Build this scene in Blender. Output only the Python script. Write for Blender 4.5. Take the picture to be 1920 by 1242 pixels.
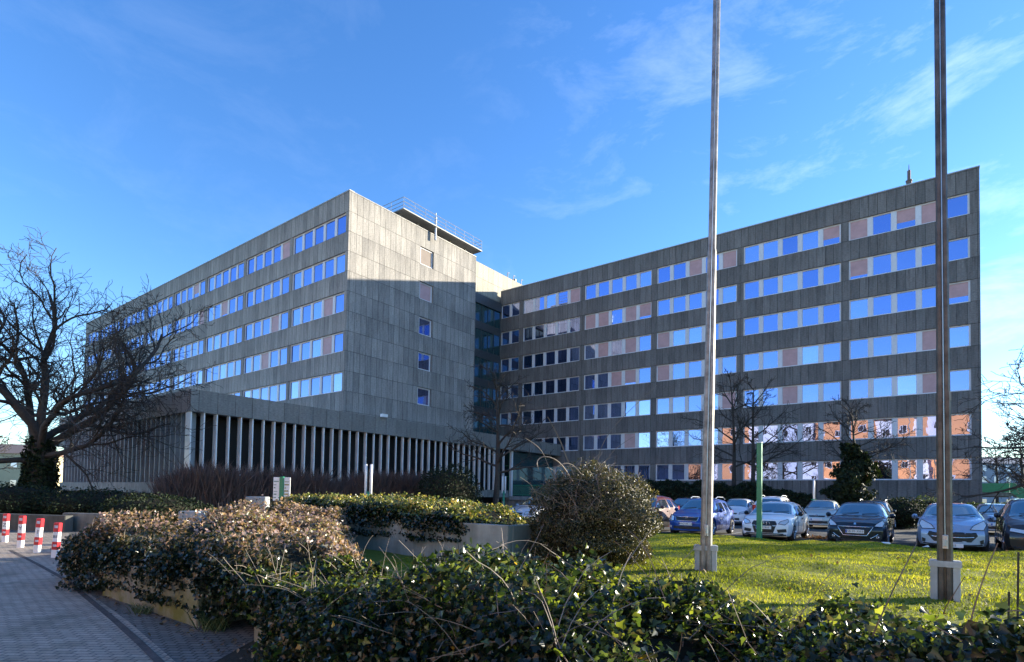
import bpy, math, random
import numpy as np
from mathutils import Vector, Matrix
for _o in list(bpy.data.objects): bpy.data.objects.remove(_o)
SC = bpy.context.scene
COL = SC.collection
# ------------------------------------------------------------------ camera
F, CX, CY, YAW, PITCH, ROLL, EYE = 1054.0, 960.0, 896.0, 0.6502, 0.0305, 0.0164, 1.5
fw = np.array([-math.sin(YAW)*math.cos(PITCH), math.cos(YAW)*math.cos(PITCH), math.sin(PITCH)])
rt = np.array([math.cos(YAW), math.sin(YAW), 0.0]); up = np.cross(rt, fw)
r2 = rt*math.cos(ROLL)+up*math.sin(ROLL); u2 = -rt*math.sin(ROLL)+up*math.cos(ROLL)
cd = bpy.data.cameras.new("camera"); cam = bpy.data.objects.new("camera", cd); COL.objects.link(cam)
m = Matrix.Identity(4)
for i in range(3):
    m[i][0], m[i][1], m[i][2] = r2[i], u2[i], -fw[i]
m[0][3], m[1][3], m[2][3] = 0, 0, EYE
cam.matrix_world = m
cd.sensor_fit = 'HORIZONTAL'; cd.sensor_width = 36; cd.lens = F/1920*36
cd.shift_x = (960-CX)/1920; cd.shift_y = (CY-621)/1920
cd.clip_start = 0.05; cd.clip_end = 3000
SC.camera = cam
# ------------------------------------------------------------------ sky, sun, exposure
SUN_AZ = math.atan2(0.7, 1.0); SUN_EL = math.radians(13.6)
SUN_STRENGTH, SKY_STRENGTH, EXPOSURE = 4.6, 0.135, 1.6
w = bpy.data.worlds.new("World"); SC.world = w; w.use_nodes = True
nt = w.node_tree; nt.nodes.clear()
def N(tree, typ, **kw):
    n = tree.nodes.new(typ)
    for k, v in kw.items():
        if k in n.inputs.keys(): n.inputs[k].default_value = v
        else: setattr(n, k, v)
    return n
sky = N(nt, 'ShaderNodeTexSky', sky_type='NISHITA', sun_disc=False, sun_elevation=SUN_EL, sun_rotation=SUN_AZ,
        altitude=50, air_density=1.0, dust_density=0.1, ozone_density=3.0)
hs = N(nt, 'ShaderNodeHueSaturation', Hue=0.510, Saturation=1.2, Value=1.0)
nt.links.new(sky.outputs[0], hs.inputs['Color'])
tc = N(nt, 'ShaderNodeTexCoord')
mp = N(nt, 'ShaderNodeMapping'); mp.inputs['Scale'].default_value = (2.2, 3.2, 6.5); mp.inputs['Rotation'].default_value = (0.5, 0.35, 0.75)
nt.links.new(tc.outputs['Generated'], mp.inputs[0])
nz = N(nt, 'ShaderNodeTexNoise', Scale=1.7, Detail=10, Roughness=0.66, Distortion=0.35)
nt.links.new(mp.outputs[0], nz.inputs['Vector'])
rp = N(nt, 'ShaderNodeValToRGB'); rp.color_ramp.elements[0].position = 0.5; rp.color_ramp.elements[1].position = 0.9
nt.links.new(nz.outputs['Fac'], rp.inputs[0])
# the cirrus lies in the part of the sky towards the sun's side
dp = N(nt, 'ShaderNodeVectorMath', operation='DOT_PRODUCT'); dp.inputs[1].default_value = (0.42, 0.87, 0.25)
nt.links.new(tc.outputs['Generated'], dp.inputs[0])
mr = N(nt, 'ShaderNodeMapRange'); mr.inputs[1].default_value = 0.45; mr.inputs[2].default_value = 0.98; mr.inputs[3].default_value = 0.03; mr.inputs[4].default_value = 0.33
nt.links.new(dp.outputs['Value'], mr.inputs[0])
mu = N(nt, 'ShaderNodeMath', operation='MULTIPLY'); nt.links.new(rp.outputs[0], mu.inputs[0]); nt.links.new(mr.outputs[0], mu.inputs[1])
mx = N(nt, 'ShaderNodeMixRGB'); mx.inputs[2].default_value = (7.5, 8.0, 8.6, 1)
nt.links.new(mu.outputs[0], mx.inputs[0]); nt.links.new(hs.outputs[0], mx.inputs[1])
bg = N(nt, 'ShaderNodeBackground', Strength=SKY_STRENGTH); nt.links.new(mx.outputs[0], bg.inputs[0])
wo = N(nt, 'ShaderNodeOutputWorld'); nt.links.new(bg.outputs[0], wo.inputs[0])
sd = bpy.data.lights.new("sun", 'SUN'); sd.energy = SUN_STRENGTH; sd.angle = math.radians(0.53); sd.color = (1.0, 0.9, 0.72)
so = bpy.data.objects.new("sun", sd); COL.objects.link(so)
sv = Vector((math.sin(SUN_AZ)*math.cos(SUN_EL), math.cos(SUN_AZ)*math.cos(SUN_EL), math.sin(SUN_EL)))
so.rotation_euler = sv.to_track_quat('Z', 'Y').to_euler()
SC.view_settings.view_transform = 'Standard'; SC.view_settings.look = 'None'
SC.view_settings.exposure = EXPOSURE; SC.view_settings.gamma = 1
try: SC.view_settings.use_curve_mapping = False
except Exception: pass
SC.cycles.max_bounces = 8; SC.cycles.transparent_max_bounces = 8

# ------------------------------------------------------------------ helpers
RNG = np.random.default_rng(7); random.seed(7)
def ray(px, py):
    d = fw + (px-CX)/F*r2 - (py-CY)/F*u2
    return d
def gp(px, py, z=0.0):
    d = ray(px, py); t = (z-EYE)/d[2]; return np.array([d[0]*t, d[1]*t, z])
def at(px, depth):
    """ground position under the sight line through column px (at eye level) at a depth in metres"""
    v = fw*depth + (px-CX)/F*depth*r2; return float(v[0]), float(v[1])

class MB:
    def __init__(s): s.v = []; s.f = []; s.m = []
    def add(s, vs, fs, mi=0):
        b = len(s.v); s.v.extend([tuple(map(float, q)) for q in vs])
        for q in fs: s.f.append(tuple(i+b for i in q)); s.m.append(mi)
        return s
    def box(s, x0, x1, y0, y1, z0, z1, mi=0):
        if x0 > x1: x0, x1 = x1, x0
        if y0 > y1: y0, y1 = y1, y0
        if z0 > z1: z0, z1 = z1, z0
        return s.add([(x0,y0,z0),(x1,y0,z0),(x1,y1,z0),(x0,y1,z0),(x0,y0,z1),(x1,y0,z1),(x1,y1,z1),(x0,y1,z1)],
              [(3,2,1,0),(4,5,6,7),(0,1,5,4),(1,2,6,5),(2,3,7,6),(3,0,4,7)], mi)
    def cbox(s, x0, x1, y0, y1, z0, z1, c, mi=0):
        """box with chamfered vertical and top edges"""
        r = [(x0+c,y0),(x1-c,y0),(x1,y0+c),(x1,y1-c),(x1-c,y1),(x0+c,y1),(x0,y1-c),(x0,y0+c)]
        cx, cy = (x0+x1)/2, (y0+y1)/2
        def ins(p): return (p[0]+(c if p[0] < cx else -c)*.8, p[1]+(c if p[1] < cy else -c)*.8)
        vs = [(a,b,z0) for a,b in r]+[(a,b,z1-c) for a,b in r]+[(*ins(p),z1) for p in r]
        fs = [tuple(range(7,-1,-1)), tuple(range(16,24))]
        for l in (0,8):
            for i in range(8): fs.append((l+i, l+(i+1)%8, l+8+(i+1)%8, l+8+i))
        return s.add(vs, fs, mi)
    def tube(s, pts, rad, n=6, cap=True, mi=0):
        pts = np.asarray(pts, float); k = len(pts)
        rad = np.broadcast_to(np.asarray(rad, float), (k,))
        t = np.gradient(pts, axis=0); t /= np.linalg.norm(t, axis=1)[:,None]+1e-9
        ref = np.array([0,0,1.0]) if abs(t[0][2]) < 0.85 else np.array([1.0,0,0])
        a = np.cross(t, ref); a /= np.linalg.norm(a, axis=1)[:,None]+1e-9
        b = np.cross(t, a); an = np.arange(n)*2*math.pi/n
        ring = pts[:,None]+rad[:,None,None]*(np.cos(an)[None,:,None]*a[:,None]+np.sin(an)[None,:,None]*b[:,None])
        fs = [(i*n+j, i*n+(j+1)%n, (i+1)*n+(j+1)%n, (i+1)*n+j) for i in range(k-1) for j in range(n)]
        if cap: fs += [tuple(range(n-1,-1,-1)), tuple((k-1)*n+j for j in range(n))]
        return s.add(ring.reshape(-1,3), fs, mi)
    def lathe(s, c, prof, n=16, axis='z', mi=0):
        """prof: list of (radius, height along the axis)"""
        vs = []
        for r, h in prof:
            for j in range(n):
                q = 2*math.pi*j/n; a, b = r*math.cos(q), r*math.sin(q)
                vs.append({'z':(c[0]+a,c[1]+b,c[2]+h),'x':(c[0]+h,c[1]+a,c[2]+b),'y':(c[0]+a,c[1]+h,c[2]+b)}[axis])
        k = len(prof)
        fs = [(i*n+j, i*n+(j+1)%n, (i+1)*n+(j+1)%n, (i+1)*n+j) for i in range(k-1) for j in range(n)]
        fs += [tuple(range(n)), tuple((k-1)*n+j for j in range(n))]
        return s.add(vs, fs, mi)
    def build(s, name, mats, parent=None, smooth=False, label=None):
        return mesh_obj(name, s.v, s.f, mats, parent, smooth, s.m, label)
def mesh_obj(name, v, f, mats, parent=None, smooth=False, mi=None, label=None, uv=True):
    me = bpy.data.meshes.new(name); me.from_pydata([tuple(q) for q in v], [], [tuple(map(int, q)) for q in f])
    if not isinstance(mats, (list, tuple)): mats = [mats]
    for q in mats: me.materials.append(q)
    if mi is not None and len(mats) > 1: me.polygons.foreach_set('material_index', np.asarray(mi, np.int32))
    if smooth: me.polygons.foreach_set('use_smooth', np.ones(len(me.polygons), bool))
    if uv and len(me.polygons):
        n = np.empty(len(me.polygons)*3); me.polygons.foreach_get('normal', n); n = np.abs(n.reshape(-1,3))
        lt = np.empty(len(me.polygons), np.int32); me.polygons.foreach_get('loop_total', lt)
        li = np.empty(len(me.loops), np.int32); me.loops.foreach_get('vertex_index', li)
        co = np.empty(len(me.vertices)*3); me.vertices.foreach_get('co', co); co = co.reshape(-1,3)[li]
        nn = np.repeat(n, lt, axis=0)
        top = nn[:,2] > .7; sx = (nn[:,0] > nn[:,1]) & ~top
        u = np.where(sx, co[:,1], co[:,0]); vv = np.where(top, co[:,1], co[:,2])
        l = me.uv_layers.new(name='uv'); l.data.foreach_set('uv', np.stack([u,vv],-1).ravel())
    o = bpy.data.objects.new(name, me); COL.objects.link(o)
    if parent: o.parent = parent
    if label: o['label'] = label
    return o
def fast_mesh(name, verts, faces, mats, parent=None, rnd=None, smooth=False):
    """verts Nx3, faces Mxk (same size); rnd = one float per face stored as attribute"""
    me = bpy.data.meshes.new(name); verts = np.asarray(verts, np.float32); faces = np.asarray(faces, np.int32)
    M_, k = faces.shape
    me.vertices.add(len(verts)); me.vertices.foreach_set('co', verts.ravel())
    me.loops.add(M_*k); me.loops.foreach_set('vertex_index', faces.ravel())
    me.polygons.add(M_); me.polygons.foreach_set('loop_start', np.arange(0, M_*k, k, dtype=np.int32))
    if smooth: me.polygons.foreach_set('use_smooth', np.ones(M_, bool))
    if rnd is not None:
        at_ = me.attributes.new('rnd', 'FLOAT', 'FACE'); at_.data.foreach_set('value', np.asarray(rnd, np.float32))
    me.update(calc_edges=True); me.validate()
    for q in (mats if isinstance(mats, (list,tuple)) else [mats]): me.materials.append(q)
    o = bpy.data.objects.new(name, me); COL.objects.link(o)
    if parent: o.parent = parent
    return o
def tag(o, label, cat, group=None, kind=None):
    o['label'] = label; o['category'] = cat
    if group: o['group'] = group
    if kind: o['kind'] = kind
    return o
def empty(name, loc=(0,0,0), rz=0):
    o = bpy.data.objects.new(name, None); COL.objects.link(o); o.location = loc; o.rotation_euler = (0,0,rz)
    o.empty_display_size = .2; return o
def structure(o): o['kind'] = 'structure'; return o
def dup(root):
    r = root.copy(); COL.objects.link(r)
    for ch in list(root.children):
        c = ch.copy(); COL.objects.link(c); c.parent = r
        for g in list(ch.children):
            d = g.copy(); COL.objects.link(d); d.parent = c
    return r
# ------------------------------------------------------------------ materials
def mat(name):
    q = bpy.data.materials.new(name); q.use_nodes = True; q.node_tree.nodes.clear()
    t = q.node_tree; out = t.nodes.new('ShaderNodeOutputMaterial'); b = t.nodes.new('ShaderNodeBsdfPrincipled')
    t.links.new(b.outputs[0], out.inputs[0]); return q, t, b, out
def ramp(t, fac, stops):
    r = t.nodes.new('ShaderNodeValToRGB'); e = r.color_ramp.elements
    while len(e) < len(stops): e.new(0.5)
    for x, (p, c) in zip(e, stops): x.position = p; x.color = (*c, 1)
    t.links.new(fac, r.inputs[0]); return r.outputs[0]
def bump(t, b, h, strength=.3, dist=.02):
    n = t.nodes.new('ShaderNodeBump'); n.inputs['Strength'].default_value = strength; n.inputs['Distance'].default_value = dist
    t.links.new(h, n.inputs['Height']); t.links.new(n.outputs[0], b.inputs['Normal'])
def noise(t, vec, scale, detail=4, rough=.55, mapscale=None):
    if mapscale is not None:
        q = t.nodes.new('ShaderNodeMapping'); q.inputs['Scale'].default_value = mapscale; t.links.new(vec, q.inputs[0]); vec = q.outputs[0]
    n = t.nodes.new('ShaderNodeTexNoise'); n.inputs['Scale'].default_value = scale; n.inputs['Detail'].default_value = detail; n.inputs['Roughness'].default_value = rough
    t.links.new(vec, n.inputs['Vector']); return n.outputs['Fac']
def mixc(t, fac, a, b, mode='MIX'):
    q = t.nodes.new('ShaderNodeMixRGB'); q.blend_type = mode
    for s, x in ((0,fac),(1,a),(2,b)):
        if hasattr(x, 'is_linked'): t.links.new(x, q.inputs[s])
        elif s == 0: q.inputs[0].default_value = x
        else: q.inputs[s].default_value = (*x, 1)
    return q.outputs[0]
def tcoord(t, which='Object'):
    return t.nodes.new('ShaderNodeTexCoord').outputs[which]
def M_plain(name, c, rough=.5, metal=0, var=.18, scale=6, bmp=0, spec=.5, coat=0):
    q, t, b, o = mat(name); v = tcoord(t)
    n = noise(t, v, scale, 6, .6)
    lo = tuple(x*(1-var) for x in c); hi = tuple(min(1, x*(1+var)) for x in c)
    t.links.new(ramp(t, n, [(.3,lo),(.7,hi)]), b.inputs['Base Color'])
    b.inputs['Roughness'].default_value = rough; b.inputs['Metallic'].default_value = metal; b.inputs['Specular IOR Level'].default_value = spec
    if coat: b.inputs['Coat Weight'].default_value = coat; b.inputs['Coat Roughness'].default_value = .04
    if bmp: bump(t, b, noise(t, v, scale*6, 5), bmp, .01)
    return q
def M_clad(name, c0, c1, w=.6, h=1.65, off=0.0, joint=.016, streak=1.0, sill=None):
    """stone / ribbed concrete cladding slabs: joints, slab to slab tone, vertical weather streaks"""
    q, t, b, o = mat(name); uv = t.nodes.new('ShaderNodeUVMap').outputs[0]
    mp_ = t.nodes.new('ShaderNodeMapping'); mp_.inputs['Location'].default_value = (0.13, off, 0); t.links.new(uv, mp_.inputs[0])
    br = t.nodes.new('ShaderNodeTexBrick'); br.offset = 0; br.squash = 1
    t.links.new(mp_.outputs[0], br.inputs['Vector'])
    br.inputs['Scale'].default_value = 1; br.inputs['Mortar Size'].default_value = joint; br.inputs['Mortar Smooth'].default_value = .3
    br.inputs['Brick Width'].default_value = w; br.inputs['Row Height'].default_value = h; br.inputs['Bias'].default_value = 0
    br.inputs['Color1'].default_value = (*c0,1); br.inputs['Color2'].default_value = (*c1,1); br.inputs['Mortar'].default_value = (*[x*.32 for x in c0],1)
    st = noise(t, uv, 1, 7, .7, (5, .5, 1)); fine = noise(t, uv, 26, 5, .7); big = noise(t, uv, .35, 3, .5)
    slate = noise(t, uv, 1, 6, .75, (5, 22, 1))
    plain = mixc(t, .5, c0, c1); br2 = mixc(t, ramp(t, noise(t, uv, 1.1, 4, .6), [(.35,(0,0,0)),(.6,(1,1,1))]), mixc(t, .5, plain, br.outputs[0]), br.outputs[0])
    c = mixc(t, .5*streak, br2, ramp(t, st, [(.33,(.42,.42,.41)),(.47,(.85,.85,.84)),(.6,(1.05,1.05,1.04)),(.75,(1.35,1.3,1.2))]), 'MULTIPLY')
    c = mixc(t, .75, c, ramp(t, slate, [(.33,(.5,.5,.5)),(.6,(1.2,1.2,1.2))]), 'MULTIPLY')
    c = mixc(t, .45, c, ramp(t, fine, [(.3,(.6,.6,.6)),(.7,(1.25,1.25,1.25))]), 'MULTIPLY')
    c = mixc(t, .35, c, ramp(t, big, [(.35,(.72,.74,.72)),(.7,(1.15,1.13,1.1))]), 'MULTIPLY')
    if sill is not None:
        sp_ = t.nodes.new('ShaderNodeSeparateXYZ'); t.links.new(uv, sp_.inputs[0])
        def mth(op, a, b_):
            q_ = t.nodes.new('ShaderNodeMath'); q_.operation = op
            for i_, x_ in enumerate((a, b_)):
                if hasattr(x_, 'is_linked'): t.links.new(x_, q_.inputs[i_])
                else: q_.inputs[i_].default_value = x_
            return q_.outputs[0]
        ps = mth('FLOORED_MODULO', mth('SUBTRACT', sill, sp_.outputs[1]), 3.3)
        mk = t.nodes.new('ShaderNodeMapRange'); mk.inputs[1].default_value = 1.3; mk.inputs[2].default_value = 0.0; t.links.new(ps, mk.inputs[0])
        sn = ramp(t, noise(t, uv, 1, 5, .7, (7, .22, 1)), [(.44,(0,0,0)),(.66,(1,1,1))])
        c = mixc(t, mth('MULTIPLY', mth('MULTIPLY', mk.outputs[0], sn), .7), c, tuple(x*.38 for x in c0))
    t.links.new(c, b.inputs['Base Color']); b.inputs['Roughness'].default_value = .85; b.inputs['Specular IOR Level'].default_value = .25
    hh = t.nodes.new('ShaderNodeMath'); hh.operation = 'SUBTRACT'; t.links.new(slate, hh.inputs[0]); t.links.new(br.outputs['Fac'], hh.inputs[1])
    bump(t, b, hh.outputs[0], .55, .03)
    return q
def M_glass(name, tint, refl, base=(.012,.016,.024), rough=.012, wave=.03):
    """coated facade glass: dark interior under a strong mirror-like coating"""
    q, t, b, o = mat(name); b.inputs['Base Color'].default_value = (*base,1); b.inputs['Roughness'].default_value = .15
    g = t.nodes.new('ShaderNodeBsdfGlossy'); g.inputs['Color'].default_value = (*tint,1); g.inputs['Roughness'].default_value = rough
    n = t.nodes.new('ShaderNodeBump'); n.inputs['Strength'].default_value = wave; n.inputs['Distance'].default_value = .05
    t.links.new(noise(t, tcoord(t), .9, 2), n.inputs['Height']); t.links.new(n.outputs[0], g.inputs['Normal'])
    lw = t.nodes.new('ShaderNodeLayerWeight'); lw.inputs[0].default_value = .25
    mr_ = t.nodes.new('ShaderNodeMapRange'); mr_.inputs[3].default_value = refl; mr_.inputs[4].default_value = min(1, refl+.35); t.links.new(lw.outputs['Fresnel'], mr_.inputs[0])
    ms = t.nodes.new('ShaderNodeMixShader'); t.links.new(mr_.outputs[0], ms.inputs[0]); t.links.new(b.outputs[0], ms.inputs[1]); t.links.new(g.outputs[0], ms.inputs[2])
    t.links.new(ms.outputs[0], o.inputs[0]); return q
def M_leaf(name, stops, rough=.32, trans=.35, tcol=1.6, spec=.5):
    q, t, b, o = mat(name); a = t.nodes.new('ShaderNodeAttribute'); a.attribute_name = 'rnd'
    c = ramp(t, a.outputs['Fac'], stops); t.links.new(c, b.inputs['Base Color'])
    b.inputs['Roughness'].default_value = rough; b.inputs['Specular IOR Level'].default_value = spec
    tr = t.nodes.new('ShaderNodeBsdfTranslucent')
    t.links.new(mixc(t, 1, c, (tcol*1.2, tcol*1.15, tcol*.5), 'MULTIPLY'), tr.inputs[0])
    ms = t.nodes.new('ShaderNodeMixShader'); ms.inputs[0].default_value = trans
    t.links.new(b.outputs[0], ms.inputs[1]); t.links.new(tr.outputs[0], ms.inputs[2]); t.links.new(ms.outputs[0], o.inputs[0]); return q
def M_wall(name, c, moss=None, rough=.85):
    """cast concrete with stains, an optional moss tone low down"""
    q, t, b, o = mat(name); v = tcoord(t)
    a = noise(t, v, 1.2, 8, .7); s = noise(t, v, 1, 5, .6, (4,4,.5)); f_ = noise(t, v, 40, 4)
    k = mixc(t, .6, ramp(t, a, [(.3,tuple(x*.6 for x in c)),(.7,tuple(x*1.2 for x in c))]), ramp(t, s, [(.35,(.55,.55,.52)),(.6,(1.05,1.05,1.05))]), 'MULTIPLY')
    if moss:
        sep = t.nodes.new('ShaderNodeSeparateXYZ'); t.links.new(v, sep.inputs[0])
        z = t.nodes.new('ShaderNodeMapRange'); z.inputs[1].default_value = .75; z.inputs[2].default_value = .1; t.links.new(sep.outputs[2], z.inputs[0])
        mm = t.nodes.new('ShaderNodeMath'); mm.operation = 'MULTIPLY'; t.links.new(z.outputs[0], mm.inputs[0]); t.links.new(ramp(t, noise(t, v, 1.6, 5, .65), [(.38,(0,0,0)),(.6,(1,1,1))]), mm.inputs[1])
        k = mixc(t, mm.outputs[0], k, moss)
    t.links.new(k, b.inputs['Base Color']); b.inputs['Roughness'].default_value = rough; b.inputs['Specular IOR Level'].default_value = .2
    bump(t, b, f_, .35, .01); return q
def M_pave(name, c0, c1, w=.2, h=.1, mortar=(.03,.03,.025), moss=None, rot=0, gloss=.75):
    q, t, b, o = mat(name); v = tcoord(t)
    wv = t.nodes.new('ShaderNodeTexNoise'); wv.inputs['Scale'].default_value = 2.2; t.links.new(v, wv.inputs['Vector']); wm = t.nodes.new('ShaderNodeVectorMath'); wm.operation = 'MULTIPLY_ADD'; t.links.new(wv.outputs['Color'], wm.inputs[0]); wm.inputs[1].default_value = (.05,.05,0); t.links.new(v, wm.inputs[2])
    mp_ = t.nodes.new('ShaderNodeMapping'); mp_.inputs['Rotation'].default_value = (0,0,rot); t.links.new(wm.outputs[0], mp_.inputs[0])
    br = t.nodes.new('ShaderNodeTexBrick'); t.links.new(mp_.outputs[0], br.inputs['Vector'])
    br.inputs['Scale'].default_value = 1; br.inputs['Brick Width'].default_value = w; br.inputs['Row Height'].default_value = h
    br.inputs['Mortar Size'].default_value = .009; br.inputs['Mortar Smooth'].default_value = .4
    br.inputs['Color1'].default_value = (*c0,1); br.inputs['Color2'].default_value = (*c1,1); br.inputs['Mortar'].default_value = (*mortar,1)
    a = noise(t, v, .7, 6, .65); f_ = noise(t, v, 30, 5, .7)
    c = mixc(t, .6, br.outputs[0], ramp(t, a, [(.3,(.6,.58,.55)),(.7,(1.2,1.2,1.2))]), 'MULTIPLY')
    c = mixc(t, .4, c, ramp(t, f_, [(.3,(.5,.5,.5)),(.7,(1.3,1.3,1.3))]), 'MULTIPLY')
    if moss: c = mixc(t, ramp(t, noise(t, v, 1.1, 6, .7), [(.5,(0,0,0)),(.72,(.75,.75,.75))]), c, moss)
    t.links.new(c, b.inputs['Base Color']); b.inputs['Roughness'].default_value = gloss
    hh = t.nodes.new('ShaderNodeMath'); hh.operation = 'SUBTRACT'; t.links.new(f_, hh.inputs[0]); t.links.new(br.outputs['Fac'], hh.inputs[1]); bump(t, b, hh.outputs[0], .6, .012)
    return q
def M_ground(name, stops, scale=1.5, bmp=.5, scale2=40):
    q, t, b, o = mat(name); v = tcoord(t)
    a = noise(t, v, scale, 8, .7); f_ = noise(t, v, scale2, 6, .75)
    c = mixc(t, .55, ramp(t, a, stops), ramp(t, f_, [(.3,(.45,.45,.45)),(.7,(1.4,1.4,1.4))]), 'MULTIPLY')
    t.links.new(c, b.inputs['Base Color']); b.inputs['Roughness'].default_value = .92; b.inputs['Specular IOR Level'].default_value = .2
    bump(t, b, f_, bmp, .02); return q

ZV = (23.09+EYE)            # top of the highest window row
STOREY, WH, BW = 3.3, 1.648, 8.329
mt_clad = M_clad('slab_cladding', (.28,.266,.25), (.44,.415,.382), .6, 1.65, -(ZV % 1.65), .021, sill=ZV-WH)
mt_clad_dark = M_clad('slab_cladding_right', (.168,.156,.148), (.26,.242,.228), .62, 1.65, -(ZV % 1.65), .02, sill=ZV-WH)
mt_fascia = M_clad('fascia_slabs', (.225,.216,.2), (.31,.297,.275), 1.05, 2.6, .3, .02, .8)
mt_core = M_plain('dark_core', (.03,.03,.032), .8)
mt_frame = M_plain('white_window_frame', (.66,.66,.68), .45, var=.06)
mt_glass = M_glass('coated_glass', (.42,.52,.96), .5, wave=.05)
mt_glass_b = M_glass('coated_glass_pale', (.5,.58,.92), .6, (.05,.055,.07), wave=.06)
mt_glass_c = M_glass('coated_glass_deep', (.38,.49,.98), .46, wave=.05)
mt_blind_brown = M_plain('brown_blind', (.17,.135,.115), .55, var=.1, scale=2, spec=.2)
mt_teal = M_glass('teal_glass', (.45,.75,.75), .1, (.02,.06,.07))
mt_blind = M_plain('closed_blind', (.52,.32,.31), .5, var=.1, scale=2, coat=.2, spec=.2)
mt_edge_line = M_plain('bright_edge_metal', (.45,.45,.44), .4, .5, .08)  # for the pale strip added to draw a bright halo line along the roof edges
mt_fin = M_plain('fin_paint', (.78,.8,.78), .5, var=.12, scale=1.5)
mt_fin_grey = M_plain('fin_grey', (.27,.29,.31), .6, var=.2, scale=1.5)  # darker and greyer than the front fins
mt_steel = M_plain('galvanised_steel', (.42,.44,.46), .42, .7, .15)
mt_green = M_plain('green_paint', (.02,.22,.11), .4, var=.2)
mt_white = M_plain('white_paint', (.78,.78,.77), .4, var=.06)
mt_black = M_plain('black_plastic', (.015,.015,.016), .45, var=.2)

# ================================================================== the office building
XB, YA, YC, XR = -38.436, 27.885, 53.151, 2.466
H = 24.829+EYE; YB2 = 43.74; XL = -102.6; XC0 = -42.6
XP, YP, ZPT, ZPB = -33.61, 14.14, 7.20, 5.93
bld = empty('office_building', (-20, 40, 0))
tag(bld, 'large L-shaped grey slab-clad office block with ribbon windows and a low finned pavilion', 'office building')
def bpart(mb, name, mats, parent=None, **k):
    o = mb.build(name, mats, parent or bld, **k)
    if parent is None or parent is bld: o.matrix_parent_inverse = Matrix.Translation((20,-40,0))
    return o
DEP = .16
def facing(axis, plane):
    if axis == 'y': return lambda a, d, z: (a, plane-d, z)      # faces -Y, a = x
    return lambda a, d, z: (plane+d, a, z)                        # faces +X, a = y
def fbox(mb, M, a0, a1, d0, d1, z0, z1, mi=0):
    p, q = M(a0, d0, z0), M(a1, d1, z1); mb.box(p[0], q[0], p[1], q[1], z0, z1, mi)
def window(M, a0, a1, z0, z1, pattern, mull=.34, edge=.09, head=.07, bm=None):
    """one ribbon window: frame with broad mullions, its glass panes, its closed blinds"""
    n = len(pattern); fr = MB(); gl = MB(); bl = MB()
    d0, d1 = -DEP-.05, -DEP+.045
    fbox(fr, M, a0, a1, d0, d1+.012, z0, z0+head); fbox(fr, M, a0, a1, d0, d1, z1-head, z1)
    pitch = (a1-a0-2*edge+mull)/n
    for i in range(n+1):
        if i == 0: m0, m1 = a0, a0+edge
        elif i == n: m0, m1 = a1-edge, a1
        else: m0 = a0+edge+i*pitch-mull; m1 = m0+mull
        fbox(fr, M, m0, m1, d0, d1-.004, z0+head, z1-head)
    for i, ch in enumerate(pattern):
        p0 = a0+edge+i*pitch; p1 = p0+pitch-mull
        r = [random.uniform(-.006,.006) for _ in range(4)]
        # thin sash
        s = .03
        for q in ((p0,p0+s,z0+head,z1-head),(p1-s,p1,z0+head,z1-head),(p0+s,p1-s,z0+head,z0+head+s),(p0+s,p1-s,z1-head-s,z1-head)):
            fbox(fr, M, q[0], q[1], d0, d1-.03, q[2], q[3])
        dd = d0+.03
        zz0, zz1 = z0+head+s, z1-head-s
        if ch == 'p':
            zb = zz0
            if random.random() < .25: zb = zz0+.35*random.random()*(zz1-zz0)
            if zb > zz0+.02: gl.add([M(p0+s,dd,zz0),M(p1-s,dd,zz0),M(p1-s,dd,zb),M(p0+s,dd,zb)], [(0,1,2,3)])
            bl.add([M(p0+s,dd,zb),M(p1-s,dd,zb),M(p1-s,dd,zz1),M(p0+s,dd,zz1)], [(0,1,2,3)])
        else:
            gl.add([M(p0+s,dd+r[0],zz0),M(p1-s,dd+r[1],zz0),M(p1-s,dd+r[1]+r[2],zz1),M(p0+s,dd+r[0]+r[2],zz1)], [(0,1,2,3)], random.choice((0,0,0,1,2,2)))
    f = bpart(fr, 'window', mt_frame)
    if gl.v: bpart(gl, 'pane', [mt_glass,mt_glass_b,mt_glass_c], f)
    if bl.v: bpart(bl, 'blind', bm or mt_blind, f)
    return f
def rnd_pat(n, p=.1): return ''.join('p' if random.random() < p else 'b' for _ in range(n))
def wing_front(wall, M, cells, rows, zbot, ztop, a0, a1):
    """bands between the window rows and piers between the bays; cells = [(w0, w1)] window extents"""
    zs = [(ZV-k*STOREY-WH, ZV-k*STOREY) for k in range(rows)]
    fbox(wall, M, a0, a1, -.4, 0, zs[0][1], ztop)
    for k in range(rows):
        nz_ = zs[k+1][1] if k+1 < rows else zbot
        fbox(wall, M, a0, a1, -.4, 0, nz_, zs[k][0])
        edges = [a0]+[e for c in cells for e in c]+[a1]
        for i in range(0, len(edges), 2):
            if edges[i+1]-edges[i] > .02: fbox(wall, M, edges[i], edges[i+1], -.4, -.012, zs[k][0], zs[k][1])
    return zs
# ---- left wing: long front (faces -Y)
MA = facing('y', YA); wa = MB()
cellsA = []; e = XB-.40
for k in range(7): cellsA.append((e-BW+.42, e)); e -= BW
cellsA.append((XL+.5, e)); cellsA = cellsA[::-1]
zsA = wing_front(wa, MA, cellsA, 5, ZPT-.6, H, XL, XB)
patA = {(0,2):'bbbpb',(0,3):'bbbpb',(1,0):'bbbbp',(1,2):'bbbpb',(2,1):'bbpbb',(2,0):'bbbbb',(0,0):'bbbbb',(0,1):'bbbbb',(0,4):'bbbbb',(1,1):'bbbbb'}
for i, c in enumerate(cellsA[::-1]):
    for k, (z0, z1) in enumerate(zsA):
        window(MA, c[0], c[1], z0, z1, patA.get((i,k), rnd_pat(5 if i < 7 else 3)), .3)
wa.box(XL+.02, XB-.42, YA+.42, YA+15.4, 0, H-.3)                     # the mass behind the front
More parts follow.
